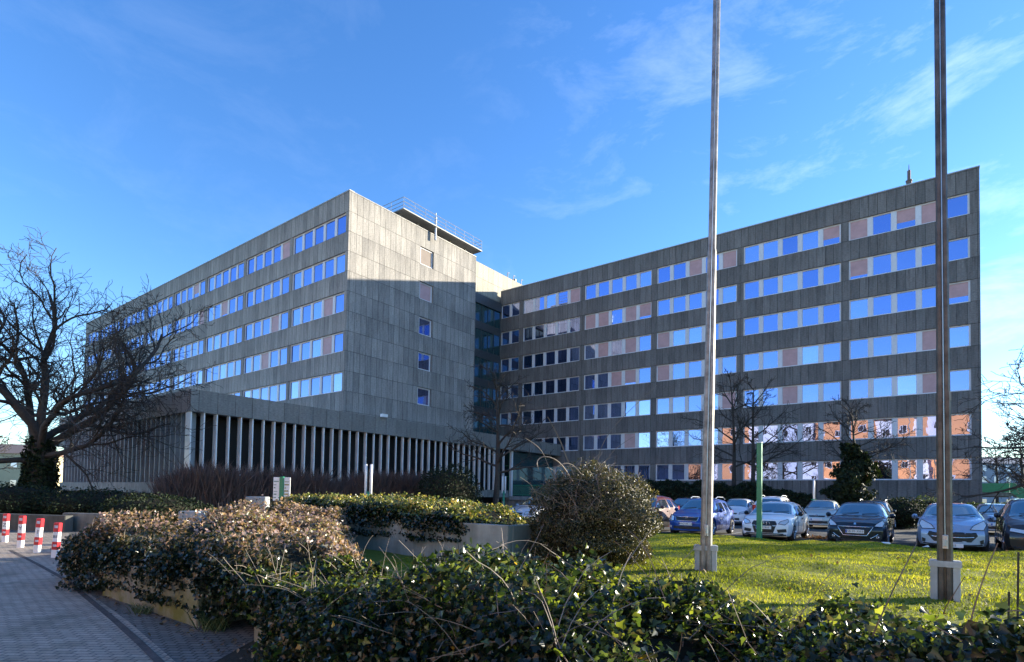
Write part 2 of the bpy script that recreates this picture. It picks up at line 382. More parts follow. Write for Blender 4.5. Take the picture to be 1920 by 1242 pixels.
# end wall (faces +X) with one column of single windows
MBF = facing('x', XB)
yw0, yw1 = 35.85, 37.6
zsB = [(ZV-k*STOREY-WH, ZV-k*STOREY) for k in range(5)]
y0b = YA+.004
fbox(wa, MBF, y0b+.4, yw0, -.4, .003, 0, H); fbox(wa, MBF, y0b-.02, y0b+.4, -.38, .003, 0, H)
fbox(wa, MBF, yw1, YB2, -.4, .003, 0, H)
zc = H
for z0, z1 in zsB: fbox(wa, MBF, yw0, yw1, -.4, .003, z1, zc); zc = z0
fbox(wa, MBF, yw0, yw1, -.4, .003, 0, zc)
for k, (z0, z1) in enumerate(zsB):
    window(MBF, yw0+.06, yw1-.06, z0+.02, z1-.02, 'p' if k < 2 else 'b', .3, .1, bm=mt_blind_brown if k == 0 else None)
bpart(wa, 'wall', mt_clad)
cp = MB(); cp.box(XL, XB+.012, YA-.03, YA+.5, H+.002, H+.05); cp.box(XB-.45, XB+.012, YA+.5, YB2, H+.002, H+.02)
bpart(cp, 'roof_edge_line', mt_edge_line)
# ---- right wing (faces -Y)
MC = facing('y', YC); wc = MB()
cellsC = []; e = XR-.55
for k in range(5): cellsC.append((e-BW+.55, e)); e -= BW
cellsC.append((XC0+.1, e)); cellsC = cellsC[::-1]
zsC = wing_front(wc, MC, cellsC, 7, 0, H, XC0, XR)
patC = [['bb','bbbbp','bbbbb','bbpbp','bbbbp','pbppb'], ['bb','bbbbb','ppbpp','bbbbb','bbbbb','pbbbb'],
        ['bb','bbbbb','bpbpb','pbbbb','bbbbb','bbbbp'], ['bb','bbbbb','bbppb','pbbbb','bbpbb','bbbpb'],
        ['bb','bbbbb','bbbbb','bbbbp','bbpbb','bbbpb'], ['bb','bbbbb','bbbpb','bbbbb','bbbbb','bbbbb'], ['bb','bbbbb','bbbbb','bbbbb','bbbbb','bbbbb']]
for i, c in enumerate(cellsC):
    for k, (z0, z1) in enumerate(zsC):
        if i == 0 and k > 4: 
            fbox(wc, MC, c[0], c[1], -.4, -.012, z0, z1); continue
        if i == 1 and k > 4:
            am = c[0]+(c[1]-c[0])*.2
            fbox(wc, MC, c[0], am, -.4, -.012, z0, z1); window(MC, am, c[1], z0, z1, 'bbbb'); continue
        window(MC, c[0], c[1], z0, z1, patC[k][i])
wc.box(XC0+.02, XR-.002, YC+.42, YC+13, 0, H-.3)
wc.box(XR-.4, XR+.02, YC+.02, YC+13, 0, H)
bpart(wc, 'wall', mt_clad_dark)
cp = MB(); cp.box(XC0, XR+.05, YC-.03, YC+.5, H+.002, H+.07); cp.box(XR-.45, XR+.05, YC+.5, YC+13, H+.002, H+.07)
bpart(cp, 'roof_edge_line', mt_edge_line)
# ---- glass link and stair tower between the wings
lk = MB(); lg = MB(); zl = 23.3+EYE
ML = facing('x', XC0)
for z in np.arange(8.0, zl-1, 3.3): fbox(lk, ML, YB2, YC, -.3, .06, z-.45, z+.45)
fbox(lk, ML, YB2-.3, YC-.02, -6, .2, zl-1.1, zl)
for y in np.linspace(YB2+.1, YC-.1, 9): fbox(lk, ML, y-.03, y+.03, -.2, .05, 6.5, zl-1.1)
bpart(lk, 'link_frame', M_plain('dark_link_metal', (.06,.065,.07), .5))
fbox(lg, ML, YB2, YC, -.5, 0, 6.5, zl-1.1); bpart(lg, 'link_glazing', mt_teal)
tw = MB(); tw.box(-52, XC0-.4, 44.2, 58.8, 18, 27.3+EYE)
bpart(tw, 'stair_tower', M_clad('tower_slabs', (.42,.39,.32), (.47,.44,.37), .95, 1.8, 0, .025, .5))
vp = MB()
for y in (55.2, 56.4, 58.1): vp.tube([(XC0-.6,y,27.3+EYE),(XC0-.6,y,28.0+EYE),(XC0-.6,y+.35,28.05+EYE)], .05)
vp.box(XC0-1.2, XC0-.7, 56.9, 57.2, 27.3+EYE, 27.8+EYE)
bpart(vp, 'vent', mt_black)
# ---- roof walkway with guard rails on the left wing
wk = MB(); zf = H+.62
wk.box(XB-3.2, XB+.55, 33.2, YB2+.3, zf-.1, zf); 
for y in np.arange(33.6, YB2, 2.2): wk.box(XB-.6, XB-.4, y, y+.2, H, zf-.102); wk.box(XB-2.6, XB-2.4, y, y+.2, H-.3, zf-.102)
bpart(wk, 'roof_walkway', M_plain('walkway_grating', (.24,.25,.25), .6, .3))
rl = MB()
pts_r = [(XB-5.5,33.25),(XB+.5,33.25),(XB+.5,YB2+.25),(XB-2.5,YB2+.25)]
for zz in (.28,.62,1.0): rl.tube([(a,b,zf+zz) for a,b in pts_r[:2]], .028, 5); rl.tube([(a,b,zf+zz) for a,b in pts_r[1:3]], .028, 5); rl.tube([(a,b,zf+zz) for a,b in pts_r[2:]], .028, 5)
for y in np.linspace(33.25, YB2+.25, 9): rl.tube([(XB+.5,y,zf-.1),(XB+.5,y,zf+1.0)], .032, 5)
for x in (XB-1.2, XB-2.9, XB-4.6): rl.tube([(x,33.25,zf-.9),(x,33.25,zf+1.0)], .032, 5)
bpart(rl, 'railing', mt_steel)
fl = MB(); fl.lathe((XB+.35,37.4,H-.7), [(.11,0),(.11,2.2),(.06,2.22),(.06,2.6)], 10); bpart(fl, 'flue', mt_steel)
fl = MB(); fl.lathe((-1.8,YC+1.2,H-.2), [(.2,0),(.2,1.0),(.24,1.02),(.24,1.1),(.12,1.12),(.12,1.9),(.04,1.95),(.02,2.4)], 10); bpart(fl, 'chimney', M_plain('brown_flue', (.13,.1,.09), .7))
# ---- low pavilion with vertical fins
fa = MB()
fa.box(XP-.55, XP, YP, YC-.02, ZPB, ZPT); fa.box(-57.6, XP-.55, YP+.003, YP+.55, ZPB, ZPT)
fa.box(-57.2, XB+.2, YP+.55, YA-.02, ZPB+.1, ZPT-.35); fa.box(XB+.2, XP-.55, YP+.55, YC-.42, ZPB+.1, ZPT-.35)
fa.box(-75, -57.6, YP+4, YP+16, ZPB-.1, ZPT-.25)
bpart(fa, 'fascia', mt_fascia)
pl = MB(); pl.box(-57.4, XP-.25, YP+.1, YP+.6, 1.25, 1.92); pl.box(XP-.7, XP-.25, YP+.6, 44, 1.25, 1.92); bpart(pl, 'plinth', M_wall('plinth_concrete', (.3,.3,.28)))
pc = MB(); pc.box(-57, XP-1.5, YP+1.3, 45, 1.9, ZPB-.02); pc.box(-57, XP-1.6, YP+1.5, 45, 0, 1.9); bpart(pc, 'glass_hall', M_plain('hall_shade', (.008,.008,.01), .5, spec=.15))  # near-black box: the shade behind the fins is put into its colour
bs = MB()
for x in np.arange(-56, XP-2, 1.5): bs.box(x, x+.16, YP+1.38, YP+1.5, 0, 1.24)
bpart(bs, 'basement_mullions', mt_fin_grey)
k = 0
for y in np.arange(YP+.08, 43.5, .72):
    f_ = MB(); dd = .66 if k == 0 else (.46 if k % 3 else .34)-.2*min(1,k/22)
    prof = [(-dd,-.025),(-dd*.5,-.04),(0,-.035),(.0,.035),(-dd*.5,.04),(-dd,.025)]
    f_.add([(XP-.09+a, y+b, 1.93) for a,b in prof]+[(XP-.09+a, y+b, ZPB-.003) for a,b in prof], [(0,1,2,3,4,5)[::-1],(6,7,8,9,10,11)]+[(i,(i+1)%6,(i+1)%6+6,i+6) for i in range(6)])
    bpart(f_, 'fin', mt_fin); k += 1
for x in np.arange(XP-.7, -57.2, -.72):
    f_ = MB(); dd = .5
    prof = [(-.03,dd),(-.05,dd*.5),(-.04,0),(.04,0),(.05,dd*.5),(.03,dd)]
    f_.add([(x+a, YP+.1+b, 1.93) for a,b in prof]+[(x+a, YP+.1+b, ZPB-.003) for a,b in prof], [(0,1,2,3,4,5)[::-1],(6,7,8,9,10,11)]+[(i,(i+1)%6,(i+1)%6+6,i+6) for i in range(6)])
    bpart(f_, 'fin', mt_fin_grey)
rb = MB(); rb.box(-75, -57.7, YP+5, YP+15, 0, ZPB-.12)
for x in np.arange(-74.6, -58, .9): rb.box(x, x+.12, YP+4.6, YP+4.97, 1.9, ZPB-.12)
bpart(rb, 'rear_hall', mt_fin_grey)
# ---- entrance under the pavilion roof: deck, steps, green rail
ed = MB(); ed.box(XP-4, -27.5, 44.2, 52.8, 1.0, 1.35); ed.box(XP-4, -27.7, 44.5, 52.6, 0, 1.0)
bpart(ed, 'entrance_deck', M_wall('deck_concrete', (.34,.36,.36)))
er = MB()
for a, b in (((-33.5,44.3),(-27.6,44.3)),((-27.6,44.3),(-27.6,52.6))):
    for zz in (1.5, 2.45): er.tube([(*a,zz),(*b,zz)], .035, 5)
    n = int(math.dist(a,b)/.14)
    for i in range(n+1):
        q = (a[0]+(b[0]-a[0])*i/n, a[1]+(b[1]-a[1])*i/n); er.tube([(*q,1.35 if i % 8 == 0 else 1.5),(*q,2.45)], .02, 4, False)
bpart(er, 'entrance_railing', mt_green)
eg = MB(); eg.box(XP-3.2, XP-.9, 45.02, 52.9, 1.36, ZPB-.02); bpart(eg, 'entrance_glazing', mt_teal)
ef = MB()
for x in np.linspace(XP-3, XP-.95, 4): ef.box(x-.05, x+.05, 44.92, 45.0, 1.36, ZPB-.03)
for z in (3.3, 4.4): ef.box(XP-3.2, XP-.9, 44.93, 45.0, z, z+.07)
bpart(ef, 'entrance_frame', mt_green)
ec = MB(); ec.box(XP-.65, XP-.4, 44.6, 44.85, 1.36, ZPB-.004); ec.box(XP-.05-4, XP-3.8, 44.6, 44.85, 1.36, ZPB-.004); bpart(ec, 'entrance_column', mt_white)
lt = MB(); lt.box(XP+.02, XP+.3, 27.6, 28.1, ZPT+.02, ZPT+.25); bpart(lt, 'floodlight', mt_white)

# ================================================================== ground
g = MB(); g.add([(-700,-400,0),(700,-400,0),(700,900,0),(-700,900,0)], [(0,1,2,3)])
structure(g.build('ground', M_ground('soil', [(.3,(.035,.03,.022)),(.6,(.06,.05,.035)),(.75,(.05,.055,.025))])))
pk = MB(); pk.add([(-26,20.6,.004),(60,20.6,.004),(60,41,.004),(-26,41,.004)], [(0,1,2,3)])
structure(pk.build('parking_lot', M_ground('asphalt', [(.3,(.07,.068,.065)),(.7,(.12,.115,.105))], .6, .3, 60)))
ml = MB()
for x in np.arange(-17, 12, 2.5): ml.add([(x-.06,21.2,.008),(x+.06,21.2,.008),(x+.06,26,.008),(x-.06,26,.008)], [(0,1,2,3)]); ml.add([(x-.06,31.6,.008),(x+.06,31.6,.008),(x+.06,36.2,.008),(x-.06,36.2,.008)], [(0,1,2,3)])
structure(ml.build('bay_markings', M_plain('worn_marking', (.32,.32,.3), .8, var=.4, scale=9)))
path_px = [(-900,1242),(-900,1010),(-200,1000),(130,1000),(118,1040),(104,1062),(160,1108),(240,1165),(330,1242),(360,1500),(-900,1500)]
pv = MB(); pv.add([tuple(gp(x,y,.004)) for x,y in path_px], [tuple(range(len(path_px)))])
structure(pv.build('path', M_pave('brick_paving', (.37,.3,.225), (.5,.405,.31), .16, .08, mortar=(.13,.115,.1), rot=-.65, moss=(.085,.085,.05))))
yd = MB(); q = [gp(-900,1005,.002), gp(700,960,.002), np.array([-5.5,3,.002]), np.array([-1,-3,.002]), gp(-900,1500,.002)]
yd.add(q, [tuple(range(5))]); structure(yd.build('pavement', M_pave('mossy_setts', (.15,.135,.115), (.22,.2,.17), .12, .08, moss=(.05,.042,.028), rot=-.65)))
gu = [(20,1032),(70,1058),(120,1085),(165,1122),(215,1163),(262,1205),(300,1242),(330,1290)]
gt = MB(); L0 = np.array([gp(x,y,.009) for x,y in gu]); nrm = np.gradient(L0, axis=0); nrm = np.stack([-nrm[:,1],nrm[:,0],0*nrm[:,0]],-1); nrm /= np.linalg.norm(nrm,axis=1)[:,None]
gt.add(np.concatenate([L0-nrm*.035,L0+nrm*.035]), [(i,i+1,i+1+len(gu),i+len(gu)) for i in range(len(gu)-1)])
structure(gt.build('gutter', M_ground('gutter_dirt', [(.3,(.07,.062,.058)),(.7,(.14,.12,.11))], 3)))

# ================================================================== lawn
def vnoise(x, y, s, seed=0):
    r = np.random.default_rng(seed); tb = r.random((64,64))
    x = x/s; y = y/s; xi = np.floor(x).astype(int); yi = np.floor(y).astype(int); fx = x-xi; fy = y-yi
    fx = fx*fx*(3-2*fx); fy = fy*fy*(3-2*fy)
    g_ = lambda a, b: tb[a % 64, b % 64]
    return (g_(xi,yi)*(1-fx)+g_(xi+1,yi)*fx)*(1-fy)+(g_(xi,yi+1)*(1-fx)+g_(xi+1,yi+1)*fx)*fy
LX0, LX1, LY0, LY1 = -12.5, 14.0, 3.4, 20.75
def lawn_z(x, y):
    e = np.clip((LY1-y)/1.3, 0, 1); e = e*e*(3-2*e)
    w_ = np.clip((y-4.2)/4.0, 0, 1)
    return .02+e*(.05+.16*w_*w_*(3-2*w_)+.15*(vnoise(x,y,2.1,3)-.5)+.09*(vnoise(x,y,.8,4)-.5))
gx, gy = np.meshgrid(np.linspace(LX0,LX1,150), np.linspace(LY0,LY1,110)); gz = lawn_z(gx,gy)
vv = np.stack([gx,gy,gz],-1).reshape(-1,3); idx = np.arange(110*150).reshape(110,150)
ff = np.stack([idx[:-1,:-1],idx[:-1,1:],idx[1:,1:],idx[1:,:-1]],-1).reshape(-1,4)
lw = fast_mesh('lawn', vv, ff, M_ground('turf', [(.3,(.1,.11,.018)),(.55,(.2,.21,.028)),(.75,(.26,.24,.06))], 1.2, .6, 30), smooth=True); structure(lw)
def grass_blades(n, hmin, hmax, x0, x1, y0, y1, seed):
    r = np.random.default_rng(seed)
    x = r.uniform(x0,x1,n); y = r.uniform(y0,y1,n)
    dens = .35+.65*vnoise(x,y,.9,9); keep = r.random(n) < dens; x, y = x[keep], y[keep]; n = len(x)
    z = lawn_z(x,y)-.01; h = r.uniform(hmin,hmax,n)*(.55+.9*vnoise(x,y,.55,11)); a = r.uniform(0,2*math.pi,n); ln = r.uniform(.3,1.6,n)*h
    wd = r.uniform(.004,.009,n)
    b = np.stack([x,y,z],-1); t_ = np.stack([np.cos(a),np.sin(a),0*a],-1); s_ = np.stack([-np.sin(a),np.cos(a),0*a],-1)
    tip = b+t_*ln[:,None]; tip[:,2] += h
    mid = b+t_*(ln*.35)[:,None]; mid[:,2] += h*.6
    v = np.stack([b-s_*wd[:,None], b+s_*wd[:,None], mid+s_*(wd*.7)[:,None], tip, mid-s_*(wd*.7)[:,None]],1).reshape(-1,3)
    i = np.arange(n)[:,None]*5; f = i+np.array([[0,1,2,4]]); f2 = i+np.array([[4,2,3,3]])
    return v, i, np.clip(r.normal(.42,.18,n)+.7*(vnoise(x,y,1.3,21)-.5)+.35*(vnoise(x,y,.4,22)-.5),0,1)
v1, i1, rr = grass_blades(380000, .02, .055, -8.5, 8.5, 3.8, 20.7, 5)
fq = np.concatenate([i1+np.array([[0,1,2,4]])]); 
mt_grass = M_leaf('grass_blade', [(0,(.06,.085,.012)),(.35,(.17,.2,.022)),(.7,(.3,.31,.035)),(1,(.42,.37,.11))], .6, .5, 1.7, .12)
me_f = np.concatenate([np.stack([i1[:,0],i1[:,0]+1,i1[:,0]+2],-1), np.stack([i1[:,0],i1[:,0]+2,i1[:,0]+4],-1), np.stack([i1[:,0]+4,i1[:,0]+2,i1[:,0]+3],-1)])
gr = fast_mesh('grass', v1, me_f, mt_grass, rnd=np.concatenate([rr,rr,rr])); tag(gr, 'short sunlit lawn grass in uneven tufts', 'grass', kind='stuff')

# ================================================================== foliage tools
IVY = np.array([(0,0,0),(-.42,-.08,.06),(-.56,.28,.1),(-.27,.45,.05),(-.2,.62,.04),(0,1.0,-.12),(.2,.62,.04),(.27,.45,.05),(.56,.28,.1),(.42,-.08,.06)])
IVY_F = [(0,5,4,3,2,1),(0,9,8,7,6,5)]
OVAL = np.array([(0,0,0),(-.3,.35,.06),(-.2,.75,.03),(0,1,-.1),(.2,.75,.03),(.3,.35,.06)]); OVAL_F = [(0,3,2,1),(0,5,4,3)]
def leaves(name, pos, nrm, size, mtl, shape='ivy', parent=None, seed=0, rnd=None, jit=.75, droop=.35):
    r = np.random.default_rng(seed); n = len(pos); S, Fc = (IVY, IVY_F) if shape == 'ivy' else (OVAL, OVAL_F)
    nn = nrm+r.normal(0,jit,(n,3)); nn /= np.linalg.norm(nn,axis=1)[:,None]+1e-9
    dr = r.normal(0,1,(n,3)); dr[:,2] -= droop; dr -= (dr*nn).sum(1)[:,None]*nn; dr /= np.linalg.norm(dr,axis=1)[:,None]+1e-9
    sd_ = np.cross(dr,nn); size = np.broadcast_to(size,(n,))
    v = pos[:,None]+size[:,None,None]*(S[None,:,0:1]*sd_[:,None]+S[None,:,1:2]*dr[:,None]+S[None,:,2:3]*nn[:,None])
    k = len(S); i = (np.arange(n)*k)[:,None]
    f = np.concatenate([i+np.array([q]) for q in Fc]); rr_ = r.random(n) if rnd is None else rnd
    return fast_mesh(name, v.reshape(-1,3), f, mtl, parent, np.concatenate([rr_]*len(Fc)))
def sig(x, p): return np.sign(x)*np.abs(x)**p
class Hedge:
    """a body of foliage along a path: pts = (x, y, half width, base z, top z)"""
    def __init__(s, pts, seed, lump=.12, p=.55):
        s.P = np.array(pts, float); d = np.linalg.norm(np.diff(s.P[:,:2],axis=0),axis=1); s.L = np.concatenate([[0],np.cumsum(d)]); s.seed = seed; s.lump = lump; s.p = p
    def surf(s, u, th, k=1.0):
        c = [np.interp(u*s.L[-1], s.L, s.P[:,j]) for j in range(5)]
        ee = .5; dx = np.interp(np.minimum(u*s.L[-1]+ee,s.L[-1]),s.L,s.P[:,0])-np.interp(np.maximum(u*s.L[-1]-ee,0),s.L,s.P[:,0]); dy = np.interp(np.minimum(u*s.L[-1]+ee,s.L[-1]),s.L,s.P[:,1])-np.interp(np.maximum(u*s.L[-1]-ee,0),s.L,s.P[:,1])
        l = np.hypot(dx,dy)+1e-9; dx, dy = dx/l, dy/l
        endt = np.clip(np.minimum(u,1-u)*s.L[-1]/(.6*c[2]+.05),0,1); endt = np.sqrt(1-(1-endt)**2)*.75+.25
        lu = u*s.L[-1]
        nz_ = (vnoise(lu+50, th*.8+7, .75, s.seed)-.5)*2+(vnoise(lu+90, th*.8+3, .28, s.seed+1)-.5)*1.0
        a = (c[2]+s.lump*nz_)*endt*k
        lat = -sig(np.cos(th), s.p)*a; z = c[3]+np.maximum(c[4]-c[3]+s.lump*1.1*nz_,.05)*(.6+.4*endt)*sig(np.sin(th), s.p)*(k if k < 1 else 1)
        return np.stack([c[0]-dy*lat*1.0, c[1]+dx*lat*1.0, z],-1), np.stack([dy*np.cos(th),-dx*np.cos(th),np.sin(th)],-1)
    def core(s, mtl, parent, nu=60, nt_=14, k=.8):
        u, t_ = np.meshgrid(np.linspace(0.02,.98,nu), np.linspace(0.0,math.pi,nt_)); p, _ = s.surf(u.ravel(), t_.ravel(), k)
        i = np.arange(nu*nt_).reshape(nt_,nu); f = np.stack([i[:-1,:-1],i[:-1,1:],i[1:,1:],i[1:,:-1]],-1).reshape(-1,4)
        fl = list(map(tuple, f)); e0 = tuple(i[:,0]); e1 = tuple(i[::-1,-1])
        return mesh_obj('core', p, fl+[e0,e1], mtl, parent, uv=False)
    def sample(s, n, r, t0=-.12, t1=math.pi+.05, depth=.14):
        u = r.random(n); th = r.uniform(t0,t1,n); p, nn = s.surf(u, th); p = p-nn*(r.random(n)**1.6*depth)[:,None]+nn*(np.maximum(r.normal(-.3,.6,n),0)*.07)[:,None]
        return p, nn, u, th
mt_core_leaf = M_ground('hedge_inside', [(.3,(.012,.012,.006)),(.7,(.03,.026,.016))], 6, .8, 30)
mt_twig = M_plain('twig_bark', (.2,.165,.13), .7, var=.3, scale=12)
mt_darkbark = M_plain('dark_bark', (.04,.034,.028), .85, var=.35, scale=9)
IVYG = [(0,(.006,.013,.008)),(.4,(.016,.03,.014)),(.55,(.05,.045,.03)),(.68,(.035,.06,.016)),(.9,(.11,.15,.025)),(.965,(.22,.24,.04)),(.985,(.3,.26,.05)),(.995,(.45,.22,.03)),(1,(.45,.2,.03))]
IVYR = [(0,(.012,.02,.01)),(.3,(.03,.04,.02)),(.45,(.13,.1,.055)),(.62,(.34,.21,.18)),(.8,(.5,.37,.32)),(.9,(.22,.23,.06)),(1,(.45,.42,.13))]
IVYM = [(0,(.008,.016,.008)),(.4,(.025,.042,.014)),(.6,(.12,.15,.035)),(.78,(.27,.28,.07)),(.9,(.38,.25,.12)),(1,(.46,.44,.15))]
mt_ivy = M_leaf('ivy_leaf', IVYG, .3, .32, 2.3, .55); mt_red = M_leaf('wintry_red_leaf', IVYR, .3, .32, 1.5, .7); mt_mix = M_leaf('mixed_ivy_leaf', IVYM, .26, .32, 1.6, .7)
mt_privet = M_leaf('small_dark_leaf', [(0,(.012,.018,.008)),(.4,(.03,.036,.014)),(.75,(.09,.08,.035)),(1,(.2,.165,.085))], .36, .32, 1.6, .55)
def stems(name, base, n, r, lmin, lmax, mtl, parent, spread=.7, rad=.004, droop=.25):
    mb = MB()
    for j in range(n):
        b = base[r.integers(len(base))]; d = np.array([r.normal(0,spread),r.normal(0,spread),abs(r.normal(.6,.35))]); d /= np.linalg.norm(d)
        L_ = r.uniform(lmin,lmax); k = 6; p = [b-d*.1]; dd = d.copy()
        for q in range(k): dd = dd+r.normal(0,.09,3); dd[2] -= droop*q/k*.5; dd /= np.linalg.norm(dd); p.append(p[-1]+dd*L_/k)
        mb.tube(p, np.linspace(rad,rad*.45,k+1), 3, False)
    return mb.build(name, mtl, parent)
def hedge_thing(name, label, cat, pts, n, size, mtl, seed, shape='ivy', lump=.12, group=None, nstem=0, slen=(.2,.6), twig=None, p=.55, rndf=None, depth=.14, k=.8, jit=.75, t0=-.12):
    h = Hedge(pts, seed, lump, p); c = np.array(pts)[:, :2].mean(0); root = empty(name, (0,0,0)); tag(root, label, cat, group)
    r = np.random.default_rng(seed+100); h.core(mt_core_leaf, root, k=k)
    pos, nn, u, th = h.sample(n, r, t0=t0, depth=depth); rr_ = None if rndf is None else rndf(pos, th, r)
    leaves('foliage', pos, nn, r.uniform(size*.6,size*1.25,n), mtl, shape, root, seed, rr_, jit)
    if nstem: stems('stems', pos[np.sin(th) > .5], nstem, r, slen[0], slen[1], twig or mt_twig, root)
    return root
# ---- planters and the hedges growing in them
mt_conc = M_wall('mossy_concrete', (.26,.25,.22), (.12,.12,.03)); mt_conc2 = M_wall('grey_concrete', (.32,.345,.31))
def planter(name, label, x0, x1, y0, y1, h, mtl, joints=()):
    r_ = empty(name, ((x0+x1)/2, y0, 0)); tag(r_, label, 'planter'); b = MB(); ox, oy = -(x0+x1)/2, -y0
    t_ = .14; e_ = [x0]+list(joints)+[x1]
    for a, c in zip(e_[:-1], e_[1:]): b.cbox(a+ox+.006, c+ox-.006, y0+oy, y0+oy+t_, -.02, h, .012)
    b.cbox(x0+ox, x1+ox, y1+oy-t_, y1+oy, -.02, h, .012)
    b.cbox(x0+ox, x0+ox+t_, y0+oy+t_+.003, y1+oy-t_-.003, -.02, h-.004, .012); b.cbox(x1+ox-t_, x1+ox, y0+oy+t_+.003, y1+oy-t_-.003, -.02, h-.004, .012)
    b.build('wall', mtl, r_)
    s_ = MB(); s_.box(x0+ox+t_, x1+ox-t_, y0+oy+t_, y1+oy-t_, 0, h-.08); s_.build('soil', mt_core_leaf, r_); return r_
planter('planter', 'mossy yellow-stained concrete planter wall beside the brick path', -9.35, -6.45, 2.85, 5.2, .5, mt_conc)
planter('planter', 'low grey concrete planter wall under the dark ivy at the bottom of the picture', -5.45, 4.5, 2.95, 4.1, .5, mt_conc, (-3.2,-.9,1.6))
planter('planter', 'tall grey concrete planter with vertical joints left of the round bush', -13.2, -6.15, 8.0, 10.4, .95, mt_conc2, (-10.5,-7.35))
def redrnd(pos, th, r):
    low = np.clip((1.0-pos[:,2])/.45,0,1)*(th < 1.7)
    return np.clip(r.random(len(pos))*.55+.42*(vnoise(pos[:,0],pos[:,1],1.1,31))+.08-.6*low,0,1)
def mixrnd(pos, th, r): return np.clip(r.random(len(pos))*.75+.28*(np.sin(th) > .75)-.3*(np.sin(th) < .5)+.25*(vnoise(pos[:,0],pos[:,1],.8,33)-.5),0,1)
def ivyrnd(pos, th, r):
    q = r.random(len(pos)); q = q**1.6*.86+.3*(np.sin(th) > .86)*r.random(len(pos))+.22*(pos[:,0] < -3.3)*(np.sin(th) > .7)*r.random(len(pos)); return np.where(r.random(len(pos)) < .012, r.uniform(.95,1,len(pos)), np.clip(q,0,.93))  # leaves on top take brighter tones, sunlight put into the leaf colour
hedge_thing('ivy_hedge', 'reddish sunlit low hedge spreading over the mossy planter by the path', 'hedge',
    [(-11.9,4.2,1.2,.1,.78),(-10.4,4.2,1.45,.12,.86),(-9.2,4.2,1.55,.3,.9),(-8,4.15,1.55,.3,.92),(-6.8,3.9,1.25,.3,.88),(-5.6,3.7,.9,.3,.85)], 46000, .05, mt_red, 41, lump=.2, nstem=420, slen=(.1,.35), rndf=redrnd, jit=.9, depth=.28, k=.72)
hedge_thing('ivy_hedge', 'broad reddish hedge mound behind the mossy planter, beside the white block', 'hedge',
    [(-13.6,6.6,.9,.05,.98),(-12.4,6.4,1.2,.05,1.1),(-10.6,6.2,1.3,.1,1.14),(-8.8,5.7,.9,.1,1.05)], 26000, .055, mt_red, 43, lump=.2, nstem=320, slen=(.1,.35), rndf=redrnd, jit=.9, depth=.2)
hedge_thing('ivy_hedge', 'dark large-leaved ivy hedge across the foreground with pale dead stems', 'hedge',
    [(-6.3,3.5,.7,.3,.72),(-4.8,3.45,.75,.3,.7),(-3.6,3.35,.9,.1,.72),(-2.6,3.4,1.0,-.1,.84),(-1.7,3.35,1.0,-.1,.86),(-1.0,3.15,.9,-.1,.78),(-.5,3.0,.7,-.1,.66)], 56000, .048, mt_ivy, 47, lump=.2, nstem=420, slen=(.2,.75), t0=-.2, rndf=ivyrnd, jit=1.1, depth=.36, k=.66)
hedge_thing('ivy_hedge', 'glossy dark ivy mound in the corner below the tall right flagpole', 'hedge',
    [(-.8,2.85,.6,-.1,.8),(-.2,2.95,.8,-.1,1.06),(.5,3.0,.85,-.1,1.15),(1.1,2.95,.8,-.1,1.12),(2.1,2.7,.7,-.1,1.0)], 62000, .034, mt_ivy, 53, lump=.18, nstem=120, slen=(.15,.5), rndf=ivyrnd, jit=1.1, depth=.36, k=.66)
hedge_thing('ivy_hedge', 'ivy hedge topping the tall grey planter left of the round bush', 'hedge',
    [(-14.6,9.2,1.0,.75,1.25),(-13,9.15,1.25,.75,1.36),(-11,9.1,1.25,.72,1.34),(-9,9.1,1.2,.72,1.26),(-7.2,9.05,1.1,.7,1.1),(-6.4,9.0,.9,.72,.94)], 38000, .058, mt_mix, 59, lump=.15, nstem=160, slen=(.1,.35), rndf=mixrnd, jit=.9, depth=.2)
# ---- round bush with arching shoots
def blob(c, rad, n, r, depth=.25, lump=.12, seed=0, zmin=0):
    d = r.normal(0,1,(n,3)); d /= np.linalg.norm(d,axis=1)[:,None]; d = d[d[:,2] > -.75]
    az = np.arctan2(d[:,1],d[:,0])*1.6; nz_ = 1+lump*2*(vnoise(az+20,d[:,2]*3+9,.7,seed)-.5)+lump*(vnoise(az+40,d[:,2]*3+5,.25,seed+2)-.5)
    p = np.array(c)+d*np.array(rad)*nz_[:,None]*(1-r.random(len(d))[:,None]**2*depth); keep = p[:,2] > zmin
    nn = d/np.array(rad); nn /= np.linalg.norm(nn,axis=1)[:,None]; return p[keep], nn[keep]
def bush(name, label, c, rad, n, size, mtl, seed, shape='oval', nstem=0, slen=(.3,.9), lump=.12, cat='bush', group=None, corek=.8, twig=None):
    root = empty(name, (c[0],c[1],0)); tag(root, label, cat, group); r = np.random.default_rng(seed); lc = (0,0,c[2])
    p, nn = blob(lc, rad, n, r, .25, lump, seed); leaves('foliage', p, nn, r.uniform(size*.6,size*1.2,len(p)), mtl, shape, root, seed, jit=.8)
    th, ph = np.meshgrid(np.linspace(-1.2,1.57,12), np.linspace(0,2*math.pi,25)); d = np.stack([np.cos(th)*np.cos(ph),np.cos(th)*np.sin(ph),np.sin(th)],-1).reshape(-1,3)
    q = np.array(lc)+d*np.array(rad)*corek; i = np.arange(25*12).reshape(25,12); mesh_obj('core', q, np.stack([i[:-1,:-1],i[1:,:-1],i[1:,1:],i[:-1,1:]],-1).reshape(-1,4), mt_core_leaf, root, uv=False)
    if nstem: stems('stems', p[nn[:,2] > .1], nstem, r, slen[0], slen[1], twig or mt_twig, root, .5, .006, .5)
    return root
bx, by = at(1114, 10.2)
rb_ = bush('round_bush', 'big rounded twiggy bush on the lawn with arching shoots on top', (bx,by,.98), (1.13,1.13,1.03), 80000, .036, mt_privet, 61, nstem=700, slen=(.1,.5), lump=.2)
mb = MB(); r = np.random.default_rng(5)
